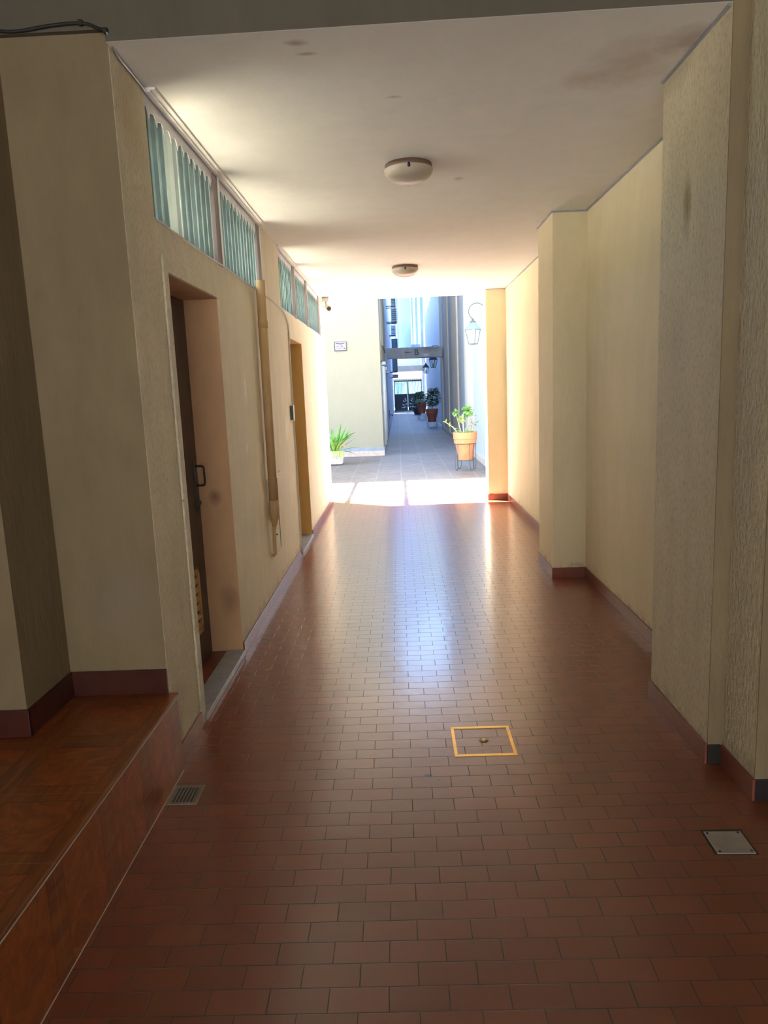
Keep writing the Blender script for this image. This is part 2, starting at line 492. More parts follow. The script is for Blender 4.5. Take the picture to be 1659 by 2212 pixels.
def thing(name, label, cat, loc=(0, 0, 0), group=None, kind=None):
    o = bpy.data.objects.new(name, None)
    o.empty_display_size = 0.05
    o.location = loc
    C.objects.link(o)
    if label:
        o['label'] = label
        o['category'] = cat
    if group:
        o['group'] = group
    if kind:
        o['kind'] = kind
    return o

def tag(o, label, cat, group=None):
    o['label'] = label
    o['category'] = cat
    if group:
        o['group'] = group
    return o

def boxes(*bs):
    bm = nb_()
    for q in bs:
        box(bm, *q)
    return bm

CZ = 2.82     # passage ceiling height
HZ = 3.35     # entrance hall ceiling height

# ------------------------------------------------------------------ structure: passage and hall
struct('floor', boxes((-3.0, 2.9, -4.0, 10.36, -0.12, 0.0)), m_clay)
struct('floor', boxes((-16.0, 3.2, 10.36, 26.1, -0.12, -0.004)), m_slab)
struct('floor', boxes((-3.0, 3.2, 26.1, 95.0, -0.12, -0.004)), m_slabb)
struct('ceiling', boxes((-1.3, 1.9, 2.90, 10.3, CZ, CZ + 0.2)), m_ceil)
bm = nb_()
prism(bm, [(-1.0, 2.8152, CZ), (1.25, 2.7657, CZ), (1.25, 2.90, CZ), (-1.0, 2.90, CZ)], (0, 0, 0.0008))
struct('ceiling', bm, m_ceil)
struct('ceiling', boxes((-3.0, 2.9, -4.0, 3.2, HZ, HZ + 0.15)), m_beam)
bm = nb_()
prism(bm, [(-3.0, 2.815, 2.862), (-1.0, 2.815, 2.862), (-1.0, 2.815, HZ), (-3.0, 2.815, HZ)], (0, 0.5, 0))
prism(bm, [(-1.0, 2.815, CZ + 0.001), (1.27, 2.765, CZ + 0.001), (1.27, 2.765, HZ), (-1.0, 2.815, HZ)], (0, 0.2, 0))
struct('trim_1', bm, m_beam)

# left wall of the passage, with two door recesses and the slatted openings
TH = -1.30
struct('wall_left', boxes((TH, -1.0, 2.8405, 3.20, 0, CZ)), m_stucco)
struct('wall_left', boxes(
    (TH, -1.0, 3.20, 3.30, 0, 2.30), (TH, -1.0, 3.30, 4.20, 2.10, 2.30), (TH, -1.0, 4.20, 6.90, 0, 2.30),
    (TH, -1.0, 6.90, 7.80, 2.07, 2.30), (TH, -1.0, 7.80, 10.30, 0, 2.30),
    (TH, -1.0, 5.69, 6.55, 2.30, CZ), (TH, -1.0, 9.80, 10.30, 2.30, CZ)), m_left)
# unseen low rooms added beside the passage; white roof bounces sunlight through the slats
m_roofw = paint('white_bounce_roof', (0.86, 0.85, 0.82), bstr=0.1, dirt=0.05)
m_roofd = simple('dark_roof_strip', (0.11, 0.10, 0.09), 0.9)  # dark near strip of the added roof, softens hot patches on the ceiling
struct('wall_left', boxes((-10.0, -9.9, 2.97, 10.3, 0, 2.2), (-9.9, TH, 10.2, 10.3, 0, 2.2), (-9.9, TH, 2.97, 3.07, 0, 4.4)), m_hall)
struct('ceiling', boxes((-2.5, TH, 3.07, 10.3, 2.16, 2.26)), m_roofd)
struct('ceiling', boxes((-10.0, -2.5, 3.07, 10.3, 2.16, 2.28)), m_roofw)
# screen wall on the added roof behind the first slatted opening
struct('wall_left', boxes((-1.9, TH, 4.40, 4.46, 2.26, 3.2)), m_beam)

# end wall of the hall left of the passage and its projecting corner
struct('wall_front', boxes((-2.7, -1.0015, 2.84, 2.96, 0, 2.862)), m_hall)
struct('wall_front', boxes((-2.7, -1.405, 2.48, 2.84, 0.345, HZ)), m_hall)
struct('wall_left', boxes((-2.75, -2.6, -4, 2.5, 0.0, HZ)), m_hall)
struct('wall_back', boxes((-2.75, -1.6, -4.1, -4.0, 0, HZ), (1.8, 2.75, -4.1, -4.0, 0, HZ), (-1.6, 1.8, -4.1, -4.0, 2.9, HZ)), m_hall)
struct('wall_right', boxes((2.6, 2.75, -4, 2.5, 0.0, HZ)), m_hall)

# right side of the passage
struct('wall_right', boxes((1.46, 1.9, 3.43, 10.25, 0, CZ)), m_right)
struct('wall_right', boxes((1.20, 1.9, 2.77, 3.43, 0, CZ)), m_pillar)
struct('wall_right', boxes((1.20, 1.46, 5.73, 6.30, 0, CZ)), m_right)
struct('wall_right', boxes((1.20, 1.46, 9.95, 10.25, 0, CZ)), m_right)
struct('wall_right', boxes((1.26, 2.75, 2.50, 2.77, 0, HZ)), m_pillar)
struct('wall_front', boxes((1.26, 2.75, 2.495, 2.50, 0, HZ), (1.20, 1.26, 2.765, 2.77, 0, HZ)), m_hall)  # thin dark skin on the pillar fronts, their shade put into the colour

# skirtings
struct('baseboard_left', boxes((-1.0, -0.990, 2.84, 3.24, 0, 0.075), (-1.0, -0.990, 4.20, 6.88, 0, 0.075), (-1.0, -0.990, 7.82, 10.30, 0, 0.075)), m_base, bevel=0.002)
struct('baseboard_right', boxes((1.190, 1.20, 2.765, 3.44, 0, 0.085), (1.20, 1.46, 3.43, 3.44, 0, 0.085), (1.450, 1.46, 3.44, 5.72, 0, 0.085),
                                (1.19, 1.46, 5.72, 5.73, 0, 0.085), (1.19, 1.20, 5.73, 6.30, 0, 0.085),
                                (1.450, 1.46, 6.31, 9.94, 0, 0.085), (1.19, 1.46, 9.94, 9.95, 0, 0.085), (1.19, 1.20, 9.95, 10.25, 0, 0.085),
                                (1.25, 1.26, 2.49, 2.76, 0, 0.085)), m_base, bevel=0.002)
struct('baseboard_right', boxes((1.20, 1.25, 2.76, 2.77, 0, 0.085), (1.26, 2.6, 2.49, 2.50, 0, 0.085)), m_based, bevel=0.002)

# raised landing tiled like burl wood
struct('floor', boxes((-2.6, -0.975, -4.0, 2.84, 0.0, 0.337)), m_soil)
struct('floor', boxes((-2.6, -0.960, -4.0, 2.839, 0.337, 0.345)), m_burl, bevel=0.0015)
struct('floor', boxes((-0.975, -0.966, -4.0, 2.839, 0.0, 0.336)), m_burls)
struct('baseboard_front', boxes((-1.395, -1.0, 2.828, 2.84, 0.345, 0.45), (-1.405, -1.395, 2.47, 2.84, 0.345, 0.45), (-2.6, -1.395, 2.468, 2.48, 0.345, 0.45)), m_baseh, bevel=0.002)

struct('trim_11', boxes((-0.9605, -0.9585, -4.0, 2.838, 0.333, 0.3365), (-0.966, -0.9635, -4.0, 2.83, 0.0, 0.002)), m_wcable)
# mouldings along the ceiling
struct('trim_2', boxes((-1.0, -0.975, 3.21, 5.72, CZ - 0.018, CZ - 0.0005), (-0.975, -0.955, 3.21, 5.72, CZ - 0.010, CZ - 0.0005)), m_trim)
struct('trim_3', boxes((-1.0, -0.975, 6.50, 10.30, CZ - 0.018, CZ - 0.0005)), m_trim)
struct('trim_4', boxes((1.448, 1.46, 3.43, 5.73, CZ - 0.010, CZ), (1.20, 1.46, 5.718, 5.73, CZ - 0.010, CZ), (1.188, 1.20, 5.718, 6.30, CZ - 0.010, CZ),
                       (1.448, 1.46, 6.30, 9.95, CZ - 0.008, CZ), (1.20, 1.46, 9.94, 9.95, CZ - 0.008, CZ), (1.188, 1.2, 2.78, 3.43, CZ - 0.008, CZ)), m_tube)

# ------------------------------------------------------------------ doors in the left wall
d1 = thing('door_1', None, None, (-1.19, 3.30, 0), kind='structure')
obj('door_leaf', boxes((-1.235, -1.190, 3.30, 4.20, 0.02, 2.10)), m_door, d1, bevel=0.003)
obj('reveal', boxes((-1.19, -1.0, 4.197, 4.20, 0.03, 2.10), (-1.19, -1.0, 3.30, 4.20, 2.097, 2.10), (-1.19, -1.0, 3.30, 3.303, 0.03, 2.10)), m_reveal1, d1)
obj('door_surround', boxes((-1.0, -0.990, 3.235, 3.30, 0, 2.165), (-1.0, -0.990, 3.30, 4.20, 2.10, 2.165)), m_left, d1, bevel=0.003)
obj('sill', boxes((-1.10, -0.985, 3.30, 4.20, 0, 0.032)), m_plate, d1, bevel=0.003)
obj('threshold', boxes((-1.19, -1.10, 3.30, 4.20, 0, 0.026)), m_base, d1)
hp = obj('lock_plate', boxes((-1.190, -1.184, 4.115, 4.15, 0.90, 1.19)), m_lead, d1, bevel=0.002)
bm = nb_()
tube(bm, smoothcurve([(-1.186, 4.135, 1.165), (-1.145, 4.135, 1.165), (-1.135, 4.135, 1.15), (-1.135, 4.135, 1.07), (-1.145, 4.135, 1.055), (-1.186, 4.135, 1.055)], 4), 0.006)
obj('handle', bm, m_iron, d1, smooth=True)
bm = nb_()
tube(bm, [(-1.19, 4.13, 0.955), (-1.165, 4.13, 0.955)], 0.012)
tube(bm, [(-1.17, 4.13, 0.955), (-1.168, 4.07, 0.925)], 0.006)
obj('latch', bm, m_lead, d1, smooth=True)
bm = nb_()
y0, y1, z0, z1 = 3.72, 4.02, 0.22, 0.60
box(bm, -1.190, -1.176, y0, y0 + 0.03, z0, z1); box(bm, -1.190, -1.176, y1 - 0.03, y1, z0, z1)
box(bm, -1.190, -1.176, y0, y1, z1 - 0.03, z1); box(bm, -1.190, -1.176, y0, y1, z0, z0 + 0.03)
vg = obj('vent_grille', bm, m_grille, d1, bevel=0.002)
for k in range(6):
    zc = z0 + 0.06 + k * 0.052
    bm = nb_()
    box(bm, -1.189, -1.172, y0 + 0.02, y1 - 0.02, zc - 0.016, zc - 0.010, rot=Matrix.Rotation(math.radians(35), 3, 'Y'))
    box(bm, -1.186, -1.178, y0 + 0.02, y1 - 0.02, zc, zc + 0.008)
    obj('slat', bm, m_grille, vg)

d2 = thing('door_2', None, None, (-1.19, 6.90, 0), kind='structure')
obj('door_leaf', boxes((-1.235, -1.190, 6.90, 7.80, 0.02, 2.07)), m_door, d2, bevel=0.003)
obj('reveal', boxes((-1.19, -1.0, 7.797, 7.80, 0.03, 2.07), (-1.19, -1.0, 6.90, 7.80, 2.067, 2.07), (-1.19, -1.0, 6.90, 6.903, 0.03, 2.07)), m_reveal, d2)
obj('door_surround', boxes((-1.0, -0.992, 6.86, 6.90, 0, 2.12), (-1.0, -0.992, 6.90, 7.80, 2.07, 2.12)), m_left, d2, bevel=0.002)
obj('sill', boxes((-1.19, -0.985, 6.90, 7.80, 0, 0.032)), m_plate, d2, bevel=0.003)

# ------------------------------------------------------------------ slatted high openings
srnd = random.Random(5)
def louver(n, y0, y1, count, missing=(), special=None, mull=True):
    w_ = thing('window_%d' % n, None, None, (-1.0, y0, 2.30), kind='structure')
    zt = CZ - 0.0005
    ys = [y0 + (y1 - y0) * (k + 0.5) / count for k in range(count)]
    pitch = (y1 - y0) / count
    # head plate with a saw-toothed lower edge
    bm = nb_()
    zb = 2.745
    pts = [(-1.004, y0, zt)]
    pts.append((-1.004, y1, zt)); pts.append((-1.004, y1, zb))
    for yy in reversed(ys):
        pts += [(-1.004, yy + 0.028, zb), (-1.004, yy + 0.012, zb - 0.03), (-1.004, yy, zb - 0.002), (-1.004, yy - 0.02, zb + 0.012)]
    pts.append((-1.004, y0, zb))
    prism(bm, pts, (-0.003, 0, 0))
    obj('head_rail', bm, m_head, w_)
    obj('leak_block_plate', boxes((-1.112, -1.092, y0, y1, 2.69, zt)), m_mull, w_)  # added dark plate behind the notches, darkens them and blocks light leaks
    obj('bottom_rail', boxes((-1.10, -1.0, y0, y1, 2.300, 2.312)), m_head, w_)
    for k, yy in enumerate(ys):
        if k in missing:
            continue
        L = 0.084
        a = math.radians(32 + srnd.uniform(-5, 5))
        dx, dy = math.cos(a) * L * 0.5, math.sin(a) * L * 0.5
        cx = -1.020 - dx
        bm = nb_()
        # slightly folded slat, outer edge towards the passage and away from the camera
        nrm = Vector((math.sin(a), -math.cos(a), 0)) * 0.0016
        o_, i_, mid = Vector((cx + dx, yy + dy, 0)), Vector((cx - dx, yy - dy, 0)), Vector((cx, yy, 0)) + nrm * 5
        q1, q2 = o_.lerp(mid, 0.5) + nrm * 3, i_.lerp(mid, 0.5) + nrm * 3
        lip = o_ + Vector((0.007, -0.013, 0))
        poly = [lip + Vector((0.002, 0, 0)), o_ + nrm * 1.2, q1 + nrm, mid + nrm, q2 + nrm, i_ + nrm, i_ - nrm, q2 - nrm, mid - nrm, q1 - nrm, o_ - nrm * 1.2 - Vector((0.0, 0, 0)), lip]
        prism(bm, [Vector((q.x, q.y, 2.312)) for q in poly], (0, 0, 2.812 - 2.312))
        obj('louver_slat', bm, m_blade2 if special == k else m_blade, w_)
    if mull:
        obj('mullion', boxes((-1.12, -0.998, y1, y1 + 0.11, 2.30, CZ - 0.02)), m_mull, w_, bevel=0.002)
        obj('mullion_edge', boxes((-1.0, -0.990, y1 + 0.098, y1 + 0.112, 2.30, CZ - 0.02)), m_trim, w_)
louver(1, 3.20, 4.31, 11, missing=(3,), special=4)
louver(2, 4.42, 5.58, 12)
louver(3, 6.55, 7.40, 9)
louver(4, 7.52, 8.38, 9)
louver(5, 8.50, 9.69, 12)

# ------------------------------------------------------------------ courtyard buildings
struct('wall_back', boxes((-14.0, -0.4, 17.6, 18.6, 0, 26)), m_court)
struct('baseboard_back', boxes((-6.0, -0.385, 17.585, 17.6, 0.125, 0.205)), m_skirt)
struct('baseboard_back', boxes((-6.0, -0.38, 17.575, 17.6, 0.0, 0.125)), m_skirtb)
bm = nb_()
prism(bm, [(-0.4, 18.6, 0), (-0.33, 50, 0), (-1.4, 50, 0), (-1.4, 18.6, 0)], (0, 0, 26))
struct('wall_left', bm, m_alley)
struct('wall_left', boxes((-0.42, -0.385, 18.0, 24.0, 2.28, 2.75), (-0.42, -0.36, 20.0, 24.0, 2.75, 4.2)), m_court)
struct('baseboard_left', boxes((-0.40, -0.375, 17.6, 40.0, 0.0, 0.15)), m_skirt)
# building above and beside the passage mouth
struct('wall_front', boxes((TH, 3.2, 10.05, 10.3, CZ + 0.18, 6.0), (1.9, 3.2, 10.05, 10.25, 0, CZ + 0.18)), m_court)
struct('ceiling', boxes((TH, 3.2, 2.9, 10.05, CZ + 0.25, CZ + 0.35)), m_conc)
# unseen sunny street added behind the hall entrance, bounces light inside
struct('floor', boxes((-8.0, 8.0, -12.0, -4.1, -0.14, -0.02)), m_conc2)
struct('wall_back', boxes((-8.0, 8.0, -12.2, -12.0, 0, 6.0)), m_conc)
# ribbed wall on the right
struct('wall_right', boxes((1.70, 2.0, 10.25, 28.5, 0, 10.0)), m_grey)
for i, (a, b_) in enumerate(((16.6, 18.3), (20.5, 22.4), (24.2, 25.6), (27.4, 28.5))):
    struct('trim_%d' % (5 + i), boxes((1.655, 1.70, a, b_, 0, 10.0)), m_rib, bevel=0.004)
bm = nb_()
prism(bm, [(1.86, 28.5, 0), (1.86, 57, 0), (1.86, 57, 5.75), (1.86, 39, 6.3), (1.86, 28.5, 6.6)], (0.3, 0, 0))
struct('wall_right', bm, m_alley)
struct('baseboard_right', boxes((1.66, 1.70, 12.5, 28.5, 0.0, 0.12)), m_skirtb)

# beam across the alley with the letter B
bt = thing('concrete_beam', 'weathered concrete beam spanning the alley, marked with a letter B', 'beam', (0.65, 27.0, 2.69))
obj('beam_body', boxes((-0.36, 1.66, 27.0, 27.45, 2.69, 3.07)), m_conc, bt, bevel=0.01)
fc = bpy.data.curves.new('b', 'FONT')
fc.body = 'B'; fc.size = 0.30; fc.extrude = 0.006; fc.align_x = 'CENTER'; fc.align_y = 'CENTER'
tmp = bpy.data.objects.new('tmp', fc)
C.objects.link(tmp)
bpy.context.view_layer.update()
me = bpy.data.meshes.new_from_object(tmp.evaluated_get(bpy.context.evaluated_depsgraph_get()))
bpy.data.objects.remove(tmp)
me.transform(Matrix.Translation((0.715, 26.99, 2.885)) @ Matrix.Rotation(PI / 2, 4, 'X'))
me.materials.clear(); me.materials.append(m_ink)
lb = bpy.data.objects.new('letter', me)
C.objects.link(lb); lb.parent = bt; lb.matrix_parent_inverse = Matrix.Translation(-bt.location)
lb['label'] = 'dark capital letter B'
obj('dash_mark', boxes((0.30, 0.52, 26.99, 27.01, 2.885, 2.905)), m_ink, bt)

bt2 = tag(obj('concrete_beam', boxes((-0.33, 1.86, 50.0, 50.5, 2.79, 3.16)), m_conc), 'plain grey beam farther down the alley, above the gate', 'beam')
bm = nb_()
for k in range(7):
    box(bm, -0.30, 1.60, 50.12, 50.2, 3.162 + k * 0.155, 3.162 + k * 0.155 + 0.148)
tag(obj('white_cladding_panel', bm, m_white), 'white boarded panel on top of the far grey beam', 'panel')
bm = nb_()
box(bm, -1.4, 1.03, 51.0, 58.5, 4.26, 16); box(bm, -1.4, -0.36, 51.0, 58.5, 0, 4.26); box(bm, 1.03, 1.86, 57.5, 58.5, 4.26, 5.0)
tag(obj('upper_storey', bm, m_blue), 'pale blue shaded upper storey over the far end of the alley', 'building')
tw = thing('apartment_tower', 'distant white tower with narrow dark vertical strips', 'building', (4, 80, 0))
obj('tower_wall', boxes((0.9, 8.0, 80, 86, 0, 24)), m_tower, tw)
for x, ww in ((1.80, 0.14), (2.24, 0.22), (2.80, 0.3), (3.9, 0.2)):
    obj('dark_strip', boxes((x - ww / 2, x + ww / 2, 79.9, 80, 3.5, 24)), m_fin, tw)
hs = thing('tiled_roof_house', 'low pale house with a pinkish tiled roof beyond the gate', 'building', (1, 68, 0))
obj('house_wall', boxes((-3, 6, 69, 76, 0, 2.6)), m_cyan, hs)
bm = nb_()
prism(bm, [(-3.2, 68.4, 2.45), (6.2, 68.4, 2.45), (6.2, 68.4, 2.55), (-3.2, 68.4, 2.55)], (0, 0.05, 0))
prism(bm, [(-3.2, 68.4, 2.5), (-3.2, 69.4, 4.2), (-3.2, 76.5, 4.2), (-3.2, 76.5, 2.5)], (9.4, 0, 0))
obj('roof', bm, m_roof, hs)
obj('window', boxes((-0.2, 0.42, 68.94, 69, 0.9, 2.2)), simple('blue_window', (0.12, 0.25, 0.5), 0.3), hs)

# gate
g = thing('entrance_gate', 'dark two-leaf metal gate at the far end of the alley', 'gate', (0.75, 55.7, 0))
gx0, gx1, gxm = -0.30, 1.80, 0.72
for (a, b_) in ((gx0, gxm - 0.01), (gxm + 0.01, gx1)):
    bm = nb_()
    box(bm, a, a + 0.07, 55.67, 55.73, 0, 2.27); box(bm, b_ - 0.05, b_, 55.67, 55.73, 0, 2.27)
    box(bm, a, b_, 55.67, 55.73, 2.17, 2.27); box(bm, a, b_, 55.67, 55.73, 1.18, 1.26); box(bm, a, b_, 55.67, 55.73, 0.0, 0.12)
    fr = obj('gate_frame', bm, m_gate, g)
    obj('gate_panel', boxes((a + 0.05, b_ - 0.04, 55.69, 55.71, 0.1, 1.2)), m_gatep, g)
    n = 8
    for k in range(n):
        xx = a + 0.07 + (b_ - a - 0.12) * (k + 0.5) / n
        bm = nb_(); tube(bm, [(xx, 55.7, 1.2), (xx, 55.7, 2.2)], 0.013, 6)
        obj('bar', bm, m_gate, g)
def flat_leaf(bm, c, L, wd, ang):
    pts = []
    for k in range(9):
        s = k / 8
        pts.append((s * L, wd * math.sin(PI * s)))
    for k in range(7, 0, -1):
        s = k / 8
        pts.append((s * L, -wd * math.sin(PI * s)))
    ca, sa = math.cos(ang), math.sin(ang)
    prism(bm, [(c[0] + x * ca - y * sa, c[1], c[2] + x * sa + y * ca) for x, y in pts], (0, 0.012, 0))
for cx, sgn in ((0.50, 1), (1.05, -1)):
    bm = nb_()
    for k, (dx, dz, L, a) in enumerate(((0, .12, .24, 2.8), (0, .2, .26, 0.25), (-.02, .36, .22, 2.3), (0, .4, .2, 0.9), (0, .5, .22, 1.5), (-.1, .0, .16, 0.1), (.08, .0, .18, 0.0), (-.3, -.03, .3, 0.0))):
        flat_leaf(bm, (cx + sgn * dx, 55.675, 0.27 + dz), L, 0.035, a if sgn > 0 else PI - a)
    obj('leaf_ornament', bm, m_orn, g)

# ------------------------------------------------------------------ air conditioners on the left alley wall
def ac(x0, y, z, wd=0.24, h=0.56, L=0.8, dark=False, label=''):
    t_ = thing('air_conditioner', label, 'air conditioner', (x0, y, z), group='air conditioners on the left alley wall')
    obj('casing', boxes((x0, x0 + wd, y, y + L, z, z + h)), m_acd if dark else m_acw, t_, bevel=0.01)
    bm = nb_()
    nbar = 6
    for k in range(nbar):
        box(bm, x0 + 0.03, x0 + wd - 0.02, y - 0.012, y, z + 0.05 + k * (h - 0.1) / nbar, z + 0.05 + (k + 0.55) * (h - 0.1) / nbar)
    obj('side_grille', bm, m_acd, t_)
    for yy in (y + 0.05, y + L - 0.1):
        obj('bracket', boxes((-0.4 + 0.07 * (yy - 18.6) / 31.4 + 0.002, x0 + wd - 0.02, yy, yy + 0.04, z - 0.03, z)), m_iron, t_)
    return t_
ac(-0.17, 30.0, 4.90, wd=0.20, h=0.45, label='topmost white air conditioner, cut off by the passage ceiling')
ac(-0.18, 30.0, 4.28, wd=0.24, h=0.56, label='large white air conditioner second from top on the alley wall')
ac(-0.26, 38.0, 4.35, wd=0.24, h=0.50, label='small white air conditioner midway down the alley wall')
ac(-0.24, 36.0, 3.42, wd=0.30, h=0.60, dark=True, label='dark air conditioner just above the beam marked B')
ac(-0.24, 36.0, 2.45, wd=0.26, h=0.62, dark=True, label='dark air conditioner seen just below the beam marked B')
ac(-0.26, 37.0, 2.20, wd=0.30, h=0.14, label='thin pale air conditioner casing under the dark one')
# canopy ledges, downpipes, tap
for i, (y, z, ln) in enumerate(((19.2, 2.27, 0.35), (21.5, 2.20, 0.35), (24.5, 2.18, 0.5))):
    tag(obj('door_canopy', boxes((-0.4, -0.30, y, y + 1.2, z - 0.05, z + 0.03)), m_acw, bevel=0.005),
        ['pale door canopy nearest the cream corner', 'pale door canopy between the other two on the alley wall', 'pale door canopy farthest down the alley wall'][i], 'canopy', 'door canopies on the left alley wall')
for i, y in enumerate((19.0, 20.8)):
    bm = nb_()
    tube(bm, [(-0.365, y, 0.16), (-0.365, y, 2.18)], 0.035, 10)
    tag(obj('downpipe', bm, m_acw, smooth=True), ['pale vertical downpipe nearest the cream corner', 'pale vertical downpipe behind the first one on the alley wall'][i], 'pipe', 'pale downpipes on the left alley wall')
t_ = thing('wall_tap', 'dark tap low on the left alley wall', 'tap', (-0.40, 29, 0.6))
bm = nb_(); box(bm, -0.40, -0.36, 28.95, 29.05, 0.42, 0.78); obj('back_plate', bm, m_iron, t_)
bm = nb_(); tube(bm, [(-0.38, 29, 0.60), (-0.27, 29, 0.60), (-0.24, 29, 0.55)], 0.02); obj('spout', bm, m_iron, t_, smooth=True)
# cables in the alley
for i, (x, y) in enumerate(((-0.02, 27.3), (0.07, 27.3))):
    bm = nb_()
    tube(bm, [(x, y, 3.065), (x + 0.01, y, 6.0)], 0.006, 6)
    tag(obj('hanging_cable', bm, m_lead), ['thin cable rising from the beam marked B, nearer the air conditioners', 'thin cable rising from the beam marked B, farther from the air conditioners'][i], 'cable', 'thin cables above the beam marked B')
# two unseen pipes added over the courtyard to throw the two thin shadows
for i, x in enumerate((-2.28, -1.44)):
    bm = nb_()
    tube(bm, [(x, 10.3, 5.0), (x, 17.6, 5.0)], 0.045, 10)
    struct('trim_%d' % (9 + i), bm, m_tube)

# ------------------------------------------------------------------ lanterns
def lantern(cx, cy, zb, s, metal, roofm, label, arm_x):
    """four-sided tapering wall lantern hung from a scroll arm; zb = bottom of the cage"""
    t_ = thing('wall_lantern', label, 'lantern', (cx, cy, zb), 'wall lanterns along the right side')
    hb, ht, hh = 0.085 * s, 0.150 * s, 0.27 * s      # half diagonals, cage height
    rot = math.radians(14)
    def ring(r, z):
        return [Vector((cx + r * math.cos(rot + k * PI / 2), cy + r * math.sin(rot + k * PI / 2), z)) for k in range(4)]
    B_, T_ = ring(hb, zb), ring(ht, zb + hh)
    bm = nb_()
    for k in range(4):
        tube(bm, [B_[k], T_[k]], 0.008 * s, 6)
        tube(bm, [B_[k], B_[(k + 1) % 4]], 0.008 * s, 6)
        tube(bm, [T_[k], T_[(k + 1) % 4]], 0.009 * s, 6)
    obj('cage', bm, metal, t_)
    for k in range(4):
        bm = nb_()
        f_ = [B_[k], B_[(k + 1) % 4], T_[(k + 1) % 4], T_[k]]
        nrm = (f_[1] - f_[0]).cross(f_[3] - f_[0]).normalized() * 0.003
        prism(bm, f_, nrm)
        obj('pane', bm, m_glass, t_)
    bm = nb_()
    R0, R1 = ring(ht * 1.1, zb + hh), ring(0.055 * s, zb + hh + 0.13 * s)
    v0_ = [bm.verts.new(q) for q in R0]; v1_ = [bm.verts.new(q) for q in R1]
    for k in range(4):
        bm.faces.new([v0_[k], v0_[(k + 1) % 4], v1_[(k + 1) % 4], v1_[k]])
    bm.faces.new(v0_); bm.faces.new(v1_)
    obj('roof', bm, roofm, t_)
    bm = nb_()
    lathe(bm, [(0.02 * s, 0), (0.055 * s, 0.01 * s), (0.06 * s, 0.025 * s), (0.02 * s, 0.04 * s), (0.03 * s, 0.055 * s), (0.012 * s, 0.08 * s)], (cx, cy, zb + hh + 0.12 * s), 12)
    obj('finial', bm, metal, t_, smooth=True)
    bm = nb_()
    lathe(bm, [(0.012 * s, 0), (0.016 * s, 0.08 * s), (0.012 * s, 0.12 * s)], (cx, cy, zb + 0.01), 10)
    obj('burner', bm, metal, t_, smooth=True)
    zt = zb + hh + 0.20 * s
    r = 0.155 * s
    pts = [(cx, cy, zt)]
    for k in range(13):
        a = PI * 1.25 - k * (PI * 1.25) / 12
        pts.append((cx + 0.08 * s + r * math.cos(a) , cy, zt + 0.13 * s + r * math.sin(a)))
    ex = cx + 0.08 * s + r
    pts += [(ex, cy, zt - 0.1 * s), (ex + 0.01, cy, zt - 0.25 * s)]
    bm = nb_()
    tube(bm, pts, 0.009 * s, 8)
    if arm_x > ex + 0.02:
        tube(bm, [(ex, cy, zt - 0.05 * s), (arm_x, cy, zt - 0.05 * s)], 0.009 * s, 8)
        tube(bm, [(ex, cy, zt - 0.22 * s), (arm_x, cy, zt - 0.22 * s)], 0.009 * s, 8)
    obj('scroll_arm', bm, metal, t_, smooth=True)
    bm = nb_(); box(bm, arm_x - 0.015, arm_x, cy - 0.04 * s, cy + 0.04 * s, zt - 0.3 * s, zt + 0.02 * s)
    obj('wall_plate', bm, metal, t_)
lantern(1.360, 13.2, 2.305, 0.93, m_lead, m_verdi, 'nearest wall lantern, with a verdigris green roof, beside the passage mouth', 1.70)
lantern(1.405, 28.8, 2.37, 1.12, m_iron, m_iron, 'dark lantern hanging right behind the beam marked B', 1.86)
lantern(1.39, 36.0, 2.31, 1.05, m_iron, m_iron, 'farthest dark lantern, on a scroll arm left of the second', 1.86)

# ------------------------------------------------------------------ plants
def leaf(bm, base, d, L, wd, droop=0.4, up_=Vector((0, 0, 1)), n=6, fold=0.25):
    """bent, folded leaf blade with thickness from a closed outline"""
    d = Vector(d).normalized()
    side = d.cross(up_)
    if side.length < 1e-3:
        side = Vector((1, 0, 0))
    side.normalize()
    pos = Vector(base)
    rows = []
    cur = d.copy()
    for k in range(n + 1):
        s = k / n
        ww = wd * (math.sin(PI * min(1, s * 0.92 + 0.05)) ** 0.8) if k < n else 0.002
        nrm = side.cross(cur).normalized()
        rows.append((bm.verts.new(pos - side * ww + nrm * ww * fold), bm.verts.new(pos), bm.verts.new(pos + side * ww + nrm * ww * fold)))
        pos = pos + cur * (L / n)
        cur = (cur - Vector((0, 0, 1)) * droop / n).normalized()
    for a, b_ in zip(rows, rows[1:]):
        bm.faces.new([a[0], a[1], b_[1], b_[0]])
        bm.faces.new([a[1], a[2], b_[2], b_[1]])

def leaves_obj(bm, name, mat, parent):
    o = obj(name, bm, mat, parent, smooth=True)
    sm = o.modifiers.new('thick', 'SOLIDIFY')
    sm.thickness = 0.002
    return o

